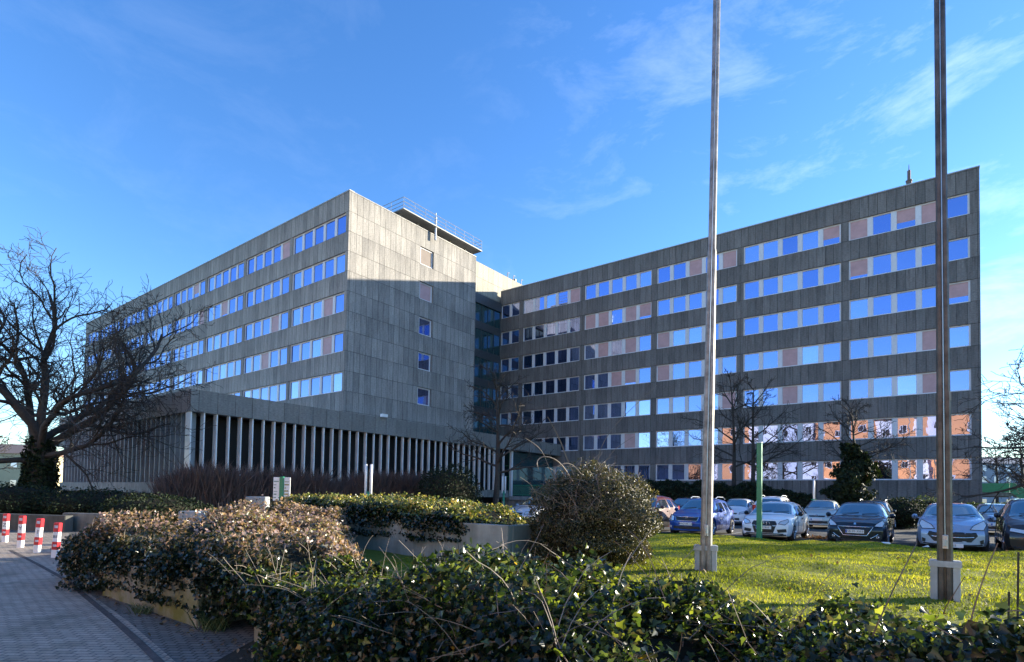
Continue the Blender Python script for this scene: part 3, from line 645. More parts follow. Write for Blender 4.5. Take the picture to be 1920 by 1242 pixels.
def arch(px0, py0, ctrl, dep, rad=.015):
    P = [np.array([0,0,EYE])+ray(x,y)*d_ for (x,y),d_ in zip([(px0,py0)]+ctrl, np.linspace(dep,dep*.97,len(ctrl)+1))]
    P = np.array(P); t_ = np.linspace(0,len(P)-1,14); q = np.stack([np.interp(t_,np.arange(len(P)),P[:,j]) for j in range(3)],-1)
    for _ in range(2): q[1:-1] = (q[:-2]+2*q[1:-1]+q[2:])/4
    mb.tube(q-np.array([bx,by,0]), np.linspace(rad,rad*.5,14), 4)
arch(1080,900,[(1062,858),(1050,825),(1037,800),(1027,782)],9.9)
arch(1075,905,[(1060,880),(1045,862),(1025,855),(1010,858),(1005,868),(1010,882)],9.8)
arch(1045,905,[(1030,880),(1022,857),(1012,840),(998,830),(985,822)],9.8,.009)
arch(1118,885,[(1120,860),(1130,830),(1150,800),(1180,770),(1208,745),(1232,722)],9.6,.007)
arch(1125,890,[(1135,865),(1150,845),(1170,830),(1190,818)],9.6,.006)
arch(1010,945,[(1005,925),(995,908),(975,895)],9.7,.008); arch(1090,890,[(1075,872),(1060,868),(1045,875)],9.7,.01)
mb.build('shoot', mt_twig, rb_)

# ================================================================== trees
def grow(r, out, p, d, L_, rad, lev, maxlev, kids, wander=.16, trop=.02, ang=(.5,1.0), ratio=(.45,.75), nseg=7, tip=.35, first=.25):
    pts = [np.array(p,float)]; dd = np.array(d,float)/np.linalg.norm(d); rs = [rad]; dirs = [dd]
    for k in range(nseg):
        dd = dd+r.normal(0,wander,3)+np.array([0,0,trop]); dd /= np.linalg.norm(dd); pts.append(pts[-1]+dd*L_/nseg); rs.append(rad*(1-(1-tip)*(k+1)/nseg)); dirs.append(dd)
    out.append((lev, np.array(pts), np.array(rs)))
    if lev >= maxlev: return
    n = kids[lev]
    for k in range(n):
        f = first+(1-first)*(k+r.random()*.9)/n; f = min(f,.99); j = f*nseg; i = int(j); q = pts[i]+(pts[min(i+1,nseg)]-pts[i])*(j-i); dr = dirs[i]
        pr = np.cross(dr, r.normal(0,1,3)); pr /= np.linalg.norm(pr)+1e-9; a = r.uniform(*ang)
        nd = dr*math.cos(a)+pr*math.sin(a)
        grow(r, out, q, nd, L_*r.uniform(*ratio)*(1.15-.5*f), max(rs[i]*r.uniform(.42,.62),.006), lev+1, maxlev, kids, wander*1.08, trop, ang, ratio, max(4,nseg-1), tip, .15)
def tree_build(name, label, loc, branches, mtl, group=None, cat='tree', split=1, minr=.009):
    root = empty(name, (loc[0],loc[1],0)); tag(root, label, cat, group)
    tr = MB(); cr = MB()
    for lev, p, rr_ in branches:
        tgt = tr if lev <= split else cr; n = 8 if lev == 0 else (6 if lev == 1 else (4 if lev == 2 else 3)); tgt.tube(p, np.maximum(rr_,minr), n, False)
    tr.build('trunk', mtl, root, True)
    if cr.v: cr.build('crown', mtl, root)
    return root
mt_ivydark = M_leaf('dark_ivy_leaf', [(0,(.008,.014,.007)),(.6,(.018,.03,.012)),(1,(.035,.05,.018))], .6, .15, 1.3, .2)
# big tree on the left
r = np.random.default_rng(11); B = []
lx, ly = at(74, 30)
B.append((0, np.array([(0,0,0),(.05,0,1.2),(.0,.05,2.4),(.05,0,3.8)]), np.array([.7,.6,.56,.5])))
for (dx,dy,dz,L_,rd) in [(-.85,.1,1.1,7.6,.24),(-.3,-.15,1.4,8.6,.26),(.3,.15,1.4,8.8,.24),(.9,-.2,1.0,9.4,.2),(1.1,.3,.75,9.8,.22),(1.15,-.3,.5,8.2,.16),(-.9,-.4,.5,7.5,.18),(.1,.6,1.0,8.5,.2)]:
    rx = np.array([dx*rt[0]+dy*fw[0], dx*rt[1]+dy*fw[1], dz]); z0 = r.uniform(2.2,3.5)
    grow(r, B, (0,0,z0+.5), rx, L_, rd, 1, 4, [0,13,9,7], .2, .016, (.45,1.05), (.35,.62), 9, .3, .22)
bt = tree_build('bare_tree', 'huge spreading bare tree with an ivy-wrapped trunk in front of the pavilion corner', (lx,ly), B, mt_darkbark, minr=.011)
p = r.normal(0,1,(6500,3)); p[:,:2] /= np.linalg.norm(p[:,:2],axis=1)[:,None]; zz = 3.9*r.random(6500)**1.7; nn = np.stack([p[:,0],p[:,1],0*zz],-1)
leaves('ivy', np.stack([p[:,0]*(.68+.6*np.exp(-zz/1.0)),p[:,1]*(.68+.6*np.exp(-zz/1.0)),zz],-1)*(1+.35*(vnoise(np.arctan2(p[:,1],p[:,0])*2+9,zz*2+3,.8,5)-.5))[:,None]-nn*.25*r.random(6500)[:,None], nn, .15, mt_ivydark, 'ivy', bt, 3)
# slim tree before the link
def std_tree(name, label, px, dep, h, spread, seed, trunk_r=.17, first_branch=.25, nlimb=16, kids=(0,7,6), group=None, two=False, minr=.012, mtl=None):
    r = np.random.default_rng(seed); B = []; x, y = at(px, dep)
    for q in ([0] if not two else [-1,1]):
        ox = q*.55; lean = q*.035
        hs_ = h*(1 if q <= 0 else .93); P = np.array([(ox+lean*hs_*t_+.12*math.sin(4*t_+q),.1*math.sin(3*t_),hs_*t_*.95) for t_ in np.linspace(0,1,9)]); B.append((0,P,np.linspace(trunk_r,.03,9)))
        for k in range(nlimb):
            f = first_branch+(1-first_branch)*((k+r.random())/nlimb); i = f*8; j = min(int(i),7); b = P[j]+(P[j+1]-P[j])*(i-j); a = k*2.4+r.random()
            up_ = .25+.7*f; d = np.array([math.cos(a),math.sin(a),up_+r.normal(0,.12)]); L_ = spread*(1.1-.75*(f-first_branch)/(1-first_branch))*r.uniform(.75,1.1)
            grow(r, B, b, d, L_, trunk_r*.42*(1.1-f*.6), 1, 3, [0,kids[1],kids[2]], .14, .01, (.4,.95), (.35,.6), 7, .3, .2)
    return tree_build(name, label, (x,y), B, mtl or mt_darkbark, group, split=0, minr=minr), x, y
std_tree('bare_tree', 'slim bare tree standing before the dark glass link between the wings', 928, 31, 8.6, 3.4, 21, .2, .3, 18)
std_tree('bare_tree', 'bare twin-stemmed tree before the right wing, behind the green post', 1392, 43, 11.2, 3.9, 22, .22, .35, 13, two=True)
iv, ix, iy = std_tree('ivy_tree', 'small tree with its trunk swallowed by dark ivy before the right wing', 1600, 37, 8.0, 3.6, 23, .17, .45, 15)
r = np.random.default_rng(8); n = 9000; a = r.uniform(0,2*math.pi,n); zz = 5.2*r.random(n)**1.15; prof = np.interp(zz,[0,1,2.2,3.2,3.8,4.1,5.6],[.8,.85,1.05,1.4,1.15,.5,.26])*(1+1.5*(vnoise(a*1.5+9,zz+4,.75,3)-.5)+.5*(vnoise(a*1.5+29,zz+4,.3,5)-.5)); q = prof*(1-.35*r.random(n)**2)
leaves('ivy', np.stack([np.cos(a)*q+.3*np.sin(zz*1.9+.6),np.sin(a)*q,zz],-1), np.stack([np.cos(a),np.sin(a),0*a+.2],-1), r.uniform(.1,.24,n), mt_ivydark, 'ivy', iv, 4)
r = np.random.default_rng(31); B = []
B.append((0, np.array([(0,0,0),(.1,0,1.5),(0,.1,3)]), np.array([.3,.25,.22])))
for k in range(19):
    a = 1.9+k*.27; d = np.array([math.cos(a),math.sin(a),r.uniform(.1,1.2)]); grow(r, B, (0,0,r.uniform(1.8,3)), d, r.uniform(5.2,7.4), .12, 1, 4, [0,9,6,4], .17, -.002, (.4,.95), (.35,.6), 9, .3, .2)
tree_build('bare_tree', 'wide bare tree reaching in from the right side over the parked cars', (7.4,34.5), B, mt_darkbark, minr=.011)
# distant trees: one bare crown, copied
far0, _, _ = std_tree('far_tree', 'bare tree far off beyond the green parking deck, left of its neighbour', 1868, 88, 11, 5.2, 41, .25, .2, 18, (0,5,4), 'distant bare trees beyond the deck', minr=.03)
for i, (px, dp_, s, lb) in enumerate([(1915,84,1.15,'bare tree far off at the right border beyond the parking deck'),(1985,92,1.2,'bare tree just past the right border beyond the deck'),
        (-30,95,1.2,'hazy bare tree far off at the left border behind the big tree'),(60,120,1.3,'bare tree far off behind the fork of the big tree'),(-140,80,1.1,'bare tree past the left border, far off')]):
    o = dup(far0); x, y = at(px, dp_); o.location = (x,y,0); o.scale = (s,s,s); o.rotation_euler = (0,0,i*1.3); o['label'] = lb

# ---- planting in front of the building
def twig_hedge(name, label, a, b, wd, h, n, mtl, seed, cat='hedge'):
    root = empty(name, (a[0],a[1],0)); tag(root, label, cat); r = np.random.default_rng(seed)
    A = np.zeros(2); Bv = np.array(b)-np.array(a); nl = np.array([-Bv[1],Bv[0]])/np.linalg.norm(Bv); vs = []; fs = []
    u = r.random(n); c = Bv[None]*u[:,None]+nl[None]*r.uniform(-wd,wd,n)[:,None]; hh = h*(.55+.45*vnoise(u*40,c[:,1],1.0,seed))*r.uniform(.55,1.05,n)
    ln = r.normal(0,.22,(n,2)); z0 = r.uniform(0,.5,n)*hh; s = r.uniform(.011,.03,n); aa = r.uniform(0,math.pi,n)
    k1 = np.stack([np.cos(aa)*s,np.sin(aa)*s,0*s],-1); p0 = np.stack([c[:,0],c[:,1],z0],-1); p1 = np.stack([c[:,0]+ln[:,0]*hh*.5,c[:,1]+ln[:,1]*hh*.5,(z0+hh)*.5+.1],-1); p2 = np.stack([c[:,0]+ln[:,0]*hh,c[:,1]+ln[:,1]*hh,hh],-1)
    k2 = np.stack([-k1[:,1],k1[:,0],k1[:,2]],-1)
    v = np.stack([p0-k1,p0+k1,p1+k1,p1-k1,p2,p1-k2,p1+k2],1).reshape(-1,3); i = np.arange(n)*7
    f = np.concatenate([np.stack([i,i+1,i+2],-1),np.stack([i,i+2,i+3],-1),np.stack([i+3,i+2,i+4],-1),np.stack([i+5,i+6,i+4],-1)])
    fast_mesh('twigs', v, f, mtl, root)
    cb = MB(); q0, q1 = nl*wd*.6, -nl*wd*.6
    hc = h*.42; cb.add([(*q0,0),(*q1,0),(*(Bv+q1),0),(*(Bv+q0),0),(*(q0*.7),hc),(*(q1*.7),hc),(*(Bv+q1*.7),hc),(*(Bv+q0*.7),hc)], [(0,1,5,4),(1,2,6,5),(2,3,7,6),(3,0,4,7),(4,5,6,7)])
    cb.build('core', mt_core_leaf, root); return root
mt_brown = M_plain('purple_brown_twig', (.135,.095,.085), .7, var=.35, scale=3)
twig_hedge('twig_hedge', 'tall purple-brown leafless hedge along the finned pavilion front', (-29.2,11.2), (-23.6,24.5), 1.3, 3.1, 30000, mt_brown, 71)
twig_hedge('twig_hedge', 'dark leafless undergrowth below the plinth left of the pavilion corner', (-41,7.5), (-29.5,10.6), 1.3, 1.5, 16000, mt_brown, 72)
def gbush(label, px, dep, w_, h_, seed, n=5000, size=.11, mtl=None, name='evergreen_bush'):
    x, y = at(px, dep); return bush(name, label, (x,y,h_*.45), (w_/2,w_/2,h_*.55), n, size, mtl or mt_ivydark, seed, 'oval', lump=.18)
gbush('dark evergreen bush between the brown hedge and the slim tree', 842, 30, 3.6, 3.0, 81, 7000)
gbush('low rounded evergreen bush in front of the taller dark bush', 858, 24.5, 3.0, 1.35, 82)
gbush('dark low bush at the foot of the slim tree, beside the silver car', 908, 27, 2.0, 1.0, 83, 3500)
gbush('dark bush below the big tree behind the bollards', 30, 25, 4.2, 1.7, 84)
gbush('dark spreading bush right of the big ivy-wrapped trunk', 170, 26, 4.8, 1.5, 85, 6000)
gbush('dark shrub under the pavilion plinth left of the brown hedge', 290, 24, 4.0, 1.25, 86)
gbush('dense dark bush behind the black car and left of the sunlit bush', 1688, 31, 2.6, 1.7, 87, 5000)
mt_sunleaf = M_leaf('sunlit_leaf', [(0,(.02,.035,.012)),(.5,(.05,.075,.02)),(1,(.12,.13,.04))], .28, .3, 1.6, .7)  # brighter copy of the evergreen leaf, sunlight put into its colour
gbush('glossy bush with sunlight in its leaf colour beside the right flagpole behind the cars', 1742, 33, 2.4, 1.75, 88, 5000, .1, mt_sunleaf)
a0, a1 = at(1190,43.5), at(1525,40.5)
hedge_thing('evergreen_hedge', 'long dark evergreen hedge at the foot of the right wing behind the car park', 'hedge', [(a0[0],a0[1],1.2,0,2.7),((a0[0]+a1[0])/2,(a0[1]+a1[1])/2,1.3,0,2.6),(a1[0],a1[1],1.1,0,2.0)], 15000, .17, mt_ivydark, 90, 'oval', .25)
b0, b1 = at(1765,37), at(2080,33)
hedge_thing('evergreen_hedge', 'low sunlit clipped hedge at the right behind the silver cars', 'hedge', [(b0[0],b0[1],.7,0,1.45),((b0[0]+b1[0])/2,(b0[1]+b1[1])/2,.7,0,1.5),(b1[0],b1[1],.7,0,1.5)], 9000, .11, mt_sunleaf, 91, 'oval', .12)
c0, c1 = at(905,27), at(640,30)

# ================================================================== cars
def smooth1(y, n):
    k = np.ones(n)/n; p_ = np.pad(y, n//2, mode='edge'); return np.convolve(p_, k, 'valid')[:len(y)]
mt_tyre = M_plain('tyre_rubber', (.02,.02,.021), .8, var=.2); mt_rim = M_plain('alloy_rim', (.5,.5,.52), .3, .8, .1)
mt_cglass = M_glass('car_glass', (.75,.9,.92), .38, (.01,.014,.016), .02, .0); mt_lamp = M_glass('headlamp_glass', (.9,.92,.95), .25, (.55,.57,.58), .08, .0)
mt_tail = M_plain('tail_lamp', (.4,.02,.02), .2, coat=.8); mt_chrome = M_plain('chrome', (.75,.75,.76), .15, 1, .03); mt_plate = M_plain('plate_white', (.75,.75,.72), .5, var=.03)
mt_eu = M_plain('plate_blue', (.02,.08,.4), .5); mt_ink = M_plain('black_ink', (.01,.01,.012), .6)
DG = None
def text_mesh(txt, size):
    c = bpy.data.curves.new('txt', 'FONT'); c.body = txt; c.size = size; c.align_x = 'CENTER'; c.align_y = 'CENTER'; c.resolution_u = 2
    o = bpy.data.objects.new('txt', c); COL.objects.link(o); dg = bpy.context.evaluated_depsgraph_get(); dg.update()
    me = bpy.data.meshes.new_from_object(o.evaluated_get(dg)); v = [tuple(q.co) for q in me.vertices]; f = [tuple(p.vertices) for p in me.polygons]
    bpy.data.objects.remove(o); bpy.data.meshes.remove(me); bpy.data.curves.remove(c); return v, f
def paint(name, c, metal=.35):
    q, t, b, o = mat(name); v = tcoord(t); n = noise(t, v, 220, 2); b.inputs['Metallic'].default_value = metal
    t.links.new(ramp(t, n, [(.35,tuple(x*.85 for x in c)),(.65,tuple(min(1,x*1.12) for x in c))]), b.inputs['Base Color'])
    b.inputs['Roughness'].default_value = .42; b.inputs['Specular IOR Level'].default_value = .25; b.inputs['Coat Weight'].default_value = 1; b.inputs['Coat Roughness'].default_value = .03
    return q
def car(label, loc, colour, L_=3.97, W=1.72, Hh=1.47, hood=.93, nose=.72, belt=.93, ws0=.27, ws1=.44, re0=.84, re1=.97, style='plain', plate=None, rz=0, rails=False, cat='car', tailz=.95, group='cars in the parking lot', metal=.35, hoodup=0.0, black_a=False):
    root = empty('parked_car', (loc[0],loc[1],.006), rz); tag(root, label, cat, group); w_ = W/2; NS = 90
    t_ = np.linspace(0,1,NS); y = -L_/2+t_*L_
    zb = np.interp(t_,[0,.04,ws0-.02,ws0+.06,.6,.9,1],[nose,nose+.06,hood-.02,belt,belt+.03,belt+.05,tailz-.1])
    zt_ = np.interp(t_,[0,.03,.12,ws0,ws1,(ws1+re0)/2-.02,re0,re1,1],[nose+.03,nose+.1,nose+.19+hoodup,hood+.05,Hh-.03,Hh,Hh-.07,tailz+.03,tailz-.06]); zt_ = smooth1(zt_,7)
    wl = np.interp(t_,[0,.05,.15,.85,.96,1],[.86,.95,.985,.985,.95,.86])*w_; wb = np.interp(t_,[0,.05,.2,.5,.85,.96,1],[.82,.9,.94,.96,.95,.88,.8])*w_
    wr = np.interp(t_,[0,.05,ws0,ws1,(ws1+re0)/2,re0,re1,1],[.72,.8,.84,.66,.68,.66,.78,.72])*w_; wr = smooth1(wr,5)
    R = .345; yf, yr = -L_/2+.80, L_/2-.70; base = np.interp(t_,[0,.05,.9,1],[.2,.19,.2,.3])
    for yw_ in (yf,yr):
        d_ = np.abs(y-yw_); base = np.maximum(base, np.where(d_ < R, np.sqrt(np.maximum(R*R-d_*d_,0))+.3, 0))
    sweep = .34
    def yoff(x, z): return sweep*np.abs(x/w_)**2.2+.16*np.maximum(z-.55,0)/.3
    zr4 = np.where((t_ > ws0) & (t_ < re1), zt_-.05, np.minimum(zt_-.02, zb+.05)); zr4 = smooth1(zr4,3)
    ring = []
    pts = [(wl*.93,base),(wl,base+.1),(w_*np.interp(t_,[0,.06,.5,.94,1],[.88,.985,1,.985,.88]),np.maximum(base+.14,.56)),(wb,np.maximum(zb,base+.2)),(wr,zr4),(wr*.62,zt_-.005),(wr*0,zt_)]
    for q in range(6):
        x0, z0 = pts[q]; x1, z1 = pts[q+1]
        for s in range(4):
            f = s/4; ring.append((x0+(x1-x0)*f, z0+(z1-z0)*f))
    ring.append(pts[6]); X = np.stack([a for a,_ in ring],1); Z = np.stack([b for _,b in ring],1)
    # round the section a little (not at the belt line)
    for _ in range(2):
        X[:,1:12] = np.concatenate([X[:,:11]+2*X[:,1:12]+X[:,2:13]],1)/4; Z[:,1:12] = (Z[:,:11]+2*Z[:,1:12]+Z[:,2:13])/4
        X[:,14:24] = (X[:,13:23]+2*X[:,14:24]+X[:,15:25])/4; Z[:,14:24] = (Z[:,13:23]+2*Z[:,14:24]+Z[:,15:25])/4
    fall = np.clip(1-t_/.22,0,1)[:,None]**1.3; fr = np.clip((t_-.86)/.14,0,1)[:,None]**1.3
    Y = y[:,None]+fall*yoff(X,Z)-fr*(.24*np.abs(X/w_)**2.2+.12*np.maximum(Z-.6,0)/.35)
    NR = X.shape[1]
    # full ring left..right
    XX = np.concatenate([-X,X[:,::-1][:,1:]],1); YY = np.concatenate([Y,Y[:,::-1][:,1:]],1); ZZ = np.concatenate([Z,Z[:,::-1][:,1:]],1); n2 = XX.shape[1]
    V = np.stack([XX,YY,ZZ],-1).reshape(-1,3); idx = np.arange(NS*n2).reshape(NS,n2)
    tt = (t_[:-1]+t_[1:])/2; jj = np.arange(n2-1); kk = np.minimum(jj, n2-2-jj)      # cell index from the sill up
    T, K = np.meshgrid(tt, kk, indexing='ij')
    side = (K >= 12) & (K < 15) & (T > ws0+.05) & (T < re0+.03)
    # side glass narrows towards the front pillar
    pill = np.abs(T-(ws1+.17)) < .012; pill2 = np.abs(T-(re0-.1)) < .012; side &= ~pill & ~pill2
    ws = (K >= 16) & (T > ws0+.015) & (T < ws1-.012); rw = (K >= 17) & (T > re0+.02) & (T < re1-.02)
    quads = np.stack([idx[:-1,:-1],idx[:-1,1:],idx[1:,1:],idx[1:,:-1]],-1)
    bodyq = quads[~(side | ws | rw)]
    pm = paint('car_paint', colour, metal)
    # nose and tail caps
    capv = []; capf = []
    for end in (0,NS-1):
        b0_ = len(V)+len(capv); C_ = 10
        for q in range(NR):
            for c in range(C_+1):
                s = c/C_; x = -X[end,q]+2*X[end,q]*s; z = Z[end,q]
                yy = (y[end]+yoff(x,z)) if end == 0 else (y[end]-(.24*abs(x/w_)**2.2+.12*max(z-.6,0)/.35)); capv.append((x,yy,z))
        for q in range(NR-1):
            for c in range(C_):
                a_ = b0_+q*(C_+1)+c; capf.append((a_,a_+1,a_+C_+2,a_+C_+1))
    fs = [tuple(q) for q in bodyq]+capf
    mesh_obj('body', np.concatenate([V,np.array(capv)]), fs, pm, root, True, uv=False)
    def sub(mask, name, mtl):
        q = quads[mask]; u_, inv = np.unique(q, return_inverse=True); mesh_obj(name, V[u_], inv.reshape(q.shape), mtl, root, True, uv=False)
    sub(ws,'windscreen',mt_cglass); sub(rw,'rear_window',mt_cglass)
    half = np.broadcast_to((jj < (n2-1)/2)[None], side.shape); sub(side & half,'side_window',mt_cglass); sub(side & ~half,'side_window',mt_cglass)
    # underside and wheel wells
    ub = MB(); ub.box(-w_*.82,w_*.82,-L_/2+.42,L_/2-.3,.2,.62); ub.build('underbody', mt_black, root)
    for sx in (-1,1):
        for yw_ in (yf,yr):
            tb = MB(); xc = sx*(w_-.11); tb.lathe((xc,yw_,.305), [(.2,-.09),(.285,-.1),(.305,-.07),(.305,.07),(.285,.1),(.2,.09)], 22, 'x'); wh_ = tb.build('wheel', mt_tyre, root, True)
            rm = MB(); rm.lathe((xc+sx*.07,yw_,.305), [(.205,-.03*sx),(.2,.03*sx),(.17,.012*sx)], 22, 'x'); 
            rm.lathe((xc+sx*.1,yw_,.305), [(.05,-.02*sx),(.045,.006*sx)], 10, 'x')
            for q in range(5):
                a = q*2*math.pi/5+.3; rm.tube([(xc+sx*.1,yw_,.305),(xc+sx*.105,yw_+math.cos(a)*.19,.305+math.sin(a)*.19)], [.03,.022], 4)
            rm.build('rim', mt_rim, wh_)
        mr_ = MB(); ym = -L_/2+(ws0+.085)*L_; xm = sx*(w_*.97); mr_.lathe((xm+sx*.1,ym,belt+.06), [(.03,-.06),(.075,-.04),(.085,0),(.07,.04),(.02,.06)], 10, 'y'); mr_.box(xm-.05,xm+.05,ym-.02,ym+.02,belt+.0,belt+.04)
        mr_.build('door_mirror', mt_black if black_a else pm, root, True)
    def fpatch(poly, name, mtl, eps=.008, nsub=5, mirror=True, smooth=False):
        """polygon given as (x, z) on the nose, laid on its curved surface as a fan grid"""
        for sg in ((1,-1) if mirror else (1,)):
            P_ = np.array(poly,float)*np.array([sg,1]); c_ = P_.mean(0); vs_ = []; n_ = len(P_); P2 = []
            for i in range(n_):
                for s in range(3): P2.append(P_[i]+(P_[(i+1)%n_]-P_[i])*s/3)
            P2 = np.array(P2); n_ = len(P2)
            for s in np.linspace(.02,1,nsub): vs_ += [tuple(c_+(q-c_)*s) for q in P2]
            vv_ = [(x,-L_/2+float(yoff(x,z))-eps,z) for x,z in vs_]; fs_ = [(a*n_+i,a*n_+(i+1)%n_,(a+1)*n_+(i+1)%n_,(a+1)*n_+i) for a in range(nsub-1) for i in range(n_)]+[tuple(range(n_))]
            if sg > 0: fs_ = [q[::-1] for q in fs_]
            mesh_obj(name, vv_, fs_, mtl, root, smooth, uv=False)
    def lampunit(poly):
        fpatch(poly,'headlight',mt_lamp,.012)
        for sg in (1,-1): fline([(sg*x,z) for x,z in poly],'lamp_rim',mt_black,.009,.014,True)
    def fline(poly, name, mtl, rad=.014, eps=.012, closed=False):
        P_ = [np.array(q,float) for q in poly]+([np.array(poly[0],float)] if closed else []); P2 = []
        for a_, b_ in zip(P_[:-1],P_[1:]):
            for s in range(4): P2.append(a_+(b_-a_)*s/4)
        P2.append(P_[-1]); o_ = MB(); o_.tube([(q[0],-L_/2+float(yoff(q[0],q[1]))-eps,q[1]) for q in P2], rad, 5); o_.build(name, mtl, root, True)
    def rings(cx_, cz_, rr_, name, mtl, th=.008):
        o_ = MB(); o_.tube([(cx_+rr_*math.cos(a),-L_/2+float(yoff(cx_,cz_))-.02,cz_+rr_*math.sin(a)) for a in np.linspace(0,2*math.pi,15)], th, 4, False); o_.build(name, mtl, root, True)
    e = w_
    if style == 'wide_single':       # one large trapezoid grille down into the bumper, rings on it
        fpatch([(-.36,.72),(.36,.72),(.42,.62),(.31,.3),(-.31,.3),(-.42,.62)],'grille',mt_black,mirror=False)
        lampunit([(.46,.62),(.52,.71),(.84*e,.79),(.88*e,.7),(.66,.59)])
        fpatch([(.42,.42),(.8*e,.45),(.82*e,.34),(.46,.31)],'air_intake',mt_black)
        for q in (-.135,-.045,.045,.135): rings(q,.63,.058,'ring_emblem',mt_chrome)
        fline([(-.62,.27),(.62,.27)],'splitter',mt_black,.02); pz = .49
    elif style == 'chrome_frame':    # wide grille framed in chrome, fog lamp surrounds
        fpatch([(-.5,.64),(.5,.64),(.33,.36),(-.33,.36)],'grille',mt_black,mirror=False); fline([(-.5,.64),(.5,.64),(.33,.36),(-.33,.36)],'grille_frame',mt_chrome,.016,.014,True)
        lampunit([(.52,.66),(.58,.74),(.86*e,.87),(.91*e,.76),(.74,.65)])
        fpatch([(.5,.38),(.82*e,.4),(.84*e,.27),(.55,.26)],'air_intake',mt_black); fline([(.42,.27),(.58,.37),(.72*e,.42)],'trim_bar',mt_chrome,.014); fline([(-.42,.27),(-.58,.37),(-.72*e,.42)],'trim_bar',mt_chrome,.014)
        for s in (1,-1): rings(s*.62,.31,.03,'fog_lamp',mt_chrome,.02)
        fpatch([(-.035,.71),(.035,.71),(.025,.78),(-.03,.77)],'bonnet_emblem',mt_chrome,.02,mirror=False); pz = .49
    elif style == 'smile':           # large low mouth with a bar across
        fpatch([(-.56,.6),(.56,.6),(.6,.5),(.44,.31),(-.44,.31),(-.6,.5)],'grille',mt_black,mirror=False); fline([(-.52,.46),(-.3,.44),(.3,.44),(.52,.46)],'grille_bar',mt_chrome,.02,.02)
        lampunit([(.42,.68),(.5,.8),(.86*e,.95),(.92*e,.82),(.74,.67)])
        fpatch([(.64,.36),(.84*e,.4),(.84*e,.27),(.66,.26)],'air_intake',mt_black); fpatch([(-.04,.68),(.04,.68),(.03,.76),(-.03,.76)],'bonnet_emblem',mt_chrome,.02,mirror=False); pz = .2
    elif style == 'barred':          # slim grille with a chrome rim over a low intake
        fpatch([(-.46,.75),(.46,.75),(.4,.6),(-.4,.6)],'grille',mt_black,mirror=False); fline([(-.46,.75),(.46,.75),(.4,.6),(-.4,.6)],'grille_frame',mt_chrome,.014,.012,True); rings(0,.735,.045,'bonnet_emblem',mt_chrome,.014)
        lampunit([(.52,.6),(.52,.76),(.85*e,.84),(.91*e,.7),(.8,.58)])
        fpatch([(-.5,.4),(.5,.4),(.54,.28),(-.54,.28)],'air_intake',mt_black,mirror=False)
        for s in (1,-1): fpatch([(s*.6,.4),(s*.74,.42),(s*.74,.33),(s*.6,.32)],'fog_lamp',mt_lamp,.012,mirror=False)
        pz = .49
    else:
        fpatch([(-.38,.7),(.38,.7),(.34,.62),(-.34,.62)],'grille',mt_black,mirror=False); lampunit([(.46,.62),(.48,.74),(.84*e,.78),(.88*e,.68)])
        fpatch([(-.48,.42),(.48,.42),(.5,.29),(-.5,.29)],'air_intake',mt_black,mirror=False); rings(0,.68,.055,'bonnet_emblem',mt_chrome,.012); pz = .5
    fline([(-.8*e,.235),(-.4,.215),(.4,.215),(.8*e,.235)],'lower_lip',mt_black,.022,.004)
    # rear lamps, plate at the back
    for s in (1,-1):
        o_ = MB(); o_.cbox(s*w_*.74-.09,s*w_*.74+.09,L_/2-.34,L_/2-.14,.7,tailz+.06,.03); o_.build('tail_light', mt_tail, root)
    if plate is not None:
        pw = MB(); yp = -L_/2-.03; pw.cbox(-.26,.26,yp,yp+.02,pz-.057,pz+.057,.006); po = pw.build('number_plate', mt_plate, root)
        if plate:
            v_, f_ = text_mesh(plate,.098); mesh_obj('lettering', [(x+.02,yp-.003,z+pz) for x,z,_ in v_], f_, mt_ink, po, uv=False)
        eu = MB(); eu.box(-.257,-.215,yp-.002,yp,pz-.05,pz+.05); eu.build('country_band', mt_eu, po)
    # wipers, roof rails, door line, handle
    wp_ = MB(); i0 = int((ws0+.022)*NS); zw = float(zt_[i0])
    for x0 in (-.5,.1): wp_.tube([(x0,float(y[i0])-.02,zw+.005),(x0+.5,float(y[i0])+.06,zw+.05)], .009, 4)
    wp_.build('wiper', mt_black, root)
    if rails:
        for s in (1,-1):
            o_ = MB(); o_.tube([(s*w_*.62,-L_/2+(ws1+.06)*L_,Hh-.03),(s*w_*.62,-L_/2+(ws1+.12)*L_,Hh+.04),(s*w_*.62,-L_/2+(re0-.08)*L_,Hh+.03),(s*w_*.62,-L_/2+(re0-.02)*L_,Hh-.06)], .02, 5); o_.build('roof_rail', mt_steel, root)
    dl = MB()
    for s in (1,-1):
        for tt_ in (ws0+.1, ws1+.17):
            i = int(tt_*NS); dl.tube([(s*(X[i,q]+.002),float(Y[i,q]),float(Z[i,q])) for q in range(3,12)], .006, 3, False)
        i = int((ws1+.12)*NS); xq = float(X[i,10]); dl.box(s*(xq+.002),s*(xq+.035),float(y[i])-.08,float(y[i])+.08,belt-.14,belt-.11)
    dl.build('door_seam', mt_black, root)
    return root
YF = 21.35
def row1(x, L_): return (x, YF+L_/2)
car('bright blue estate-like hatchback with roof rails behind the left flagpole','0',(0.02,.09,.42)) if False else None
car('bright blue hatchback with silver roof rails behind the left flagpole', row1(-7.8,3.99), (.008,.06,.3), 3.99,1.66,1.5, hood=.95, belt=.95, style='barred', plate='WND\u00b7AK 134', rails=True)
car('white hatchback with a large dark grille and four rings behind the green post', row1(-4.98,3.95), (.85,.86,.87), 3.95,1.74,1.42, hood=.9, belt=.9, style='wide_single', plate='K\u00b7JS 810', metal=.05, black_a=True)
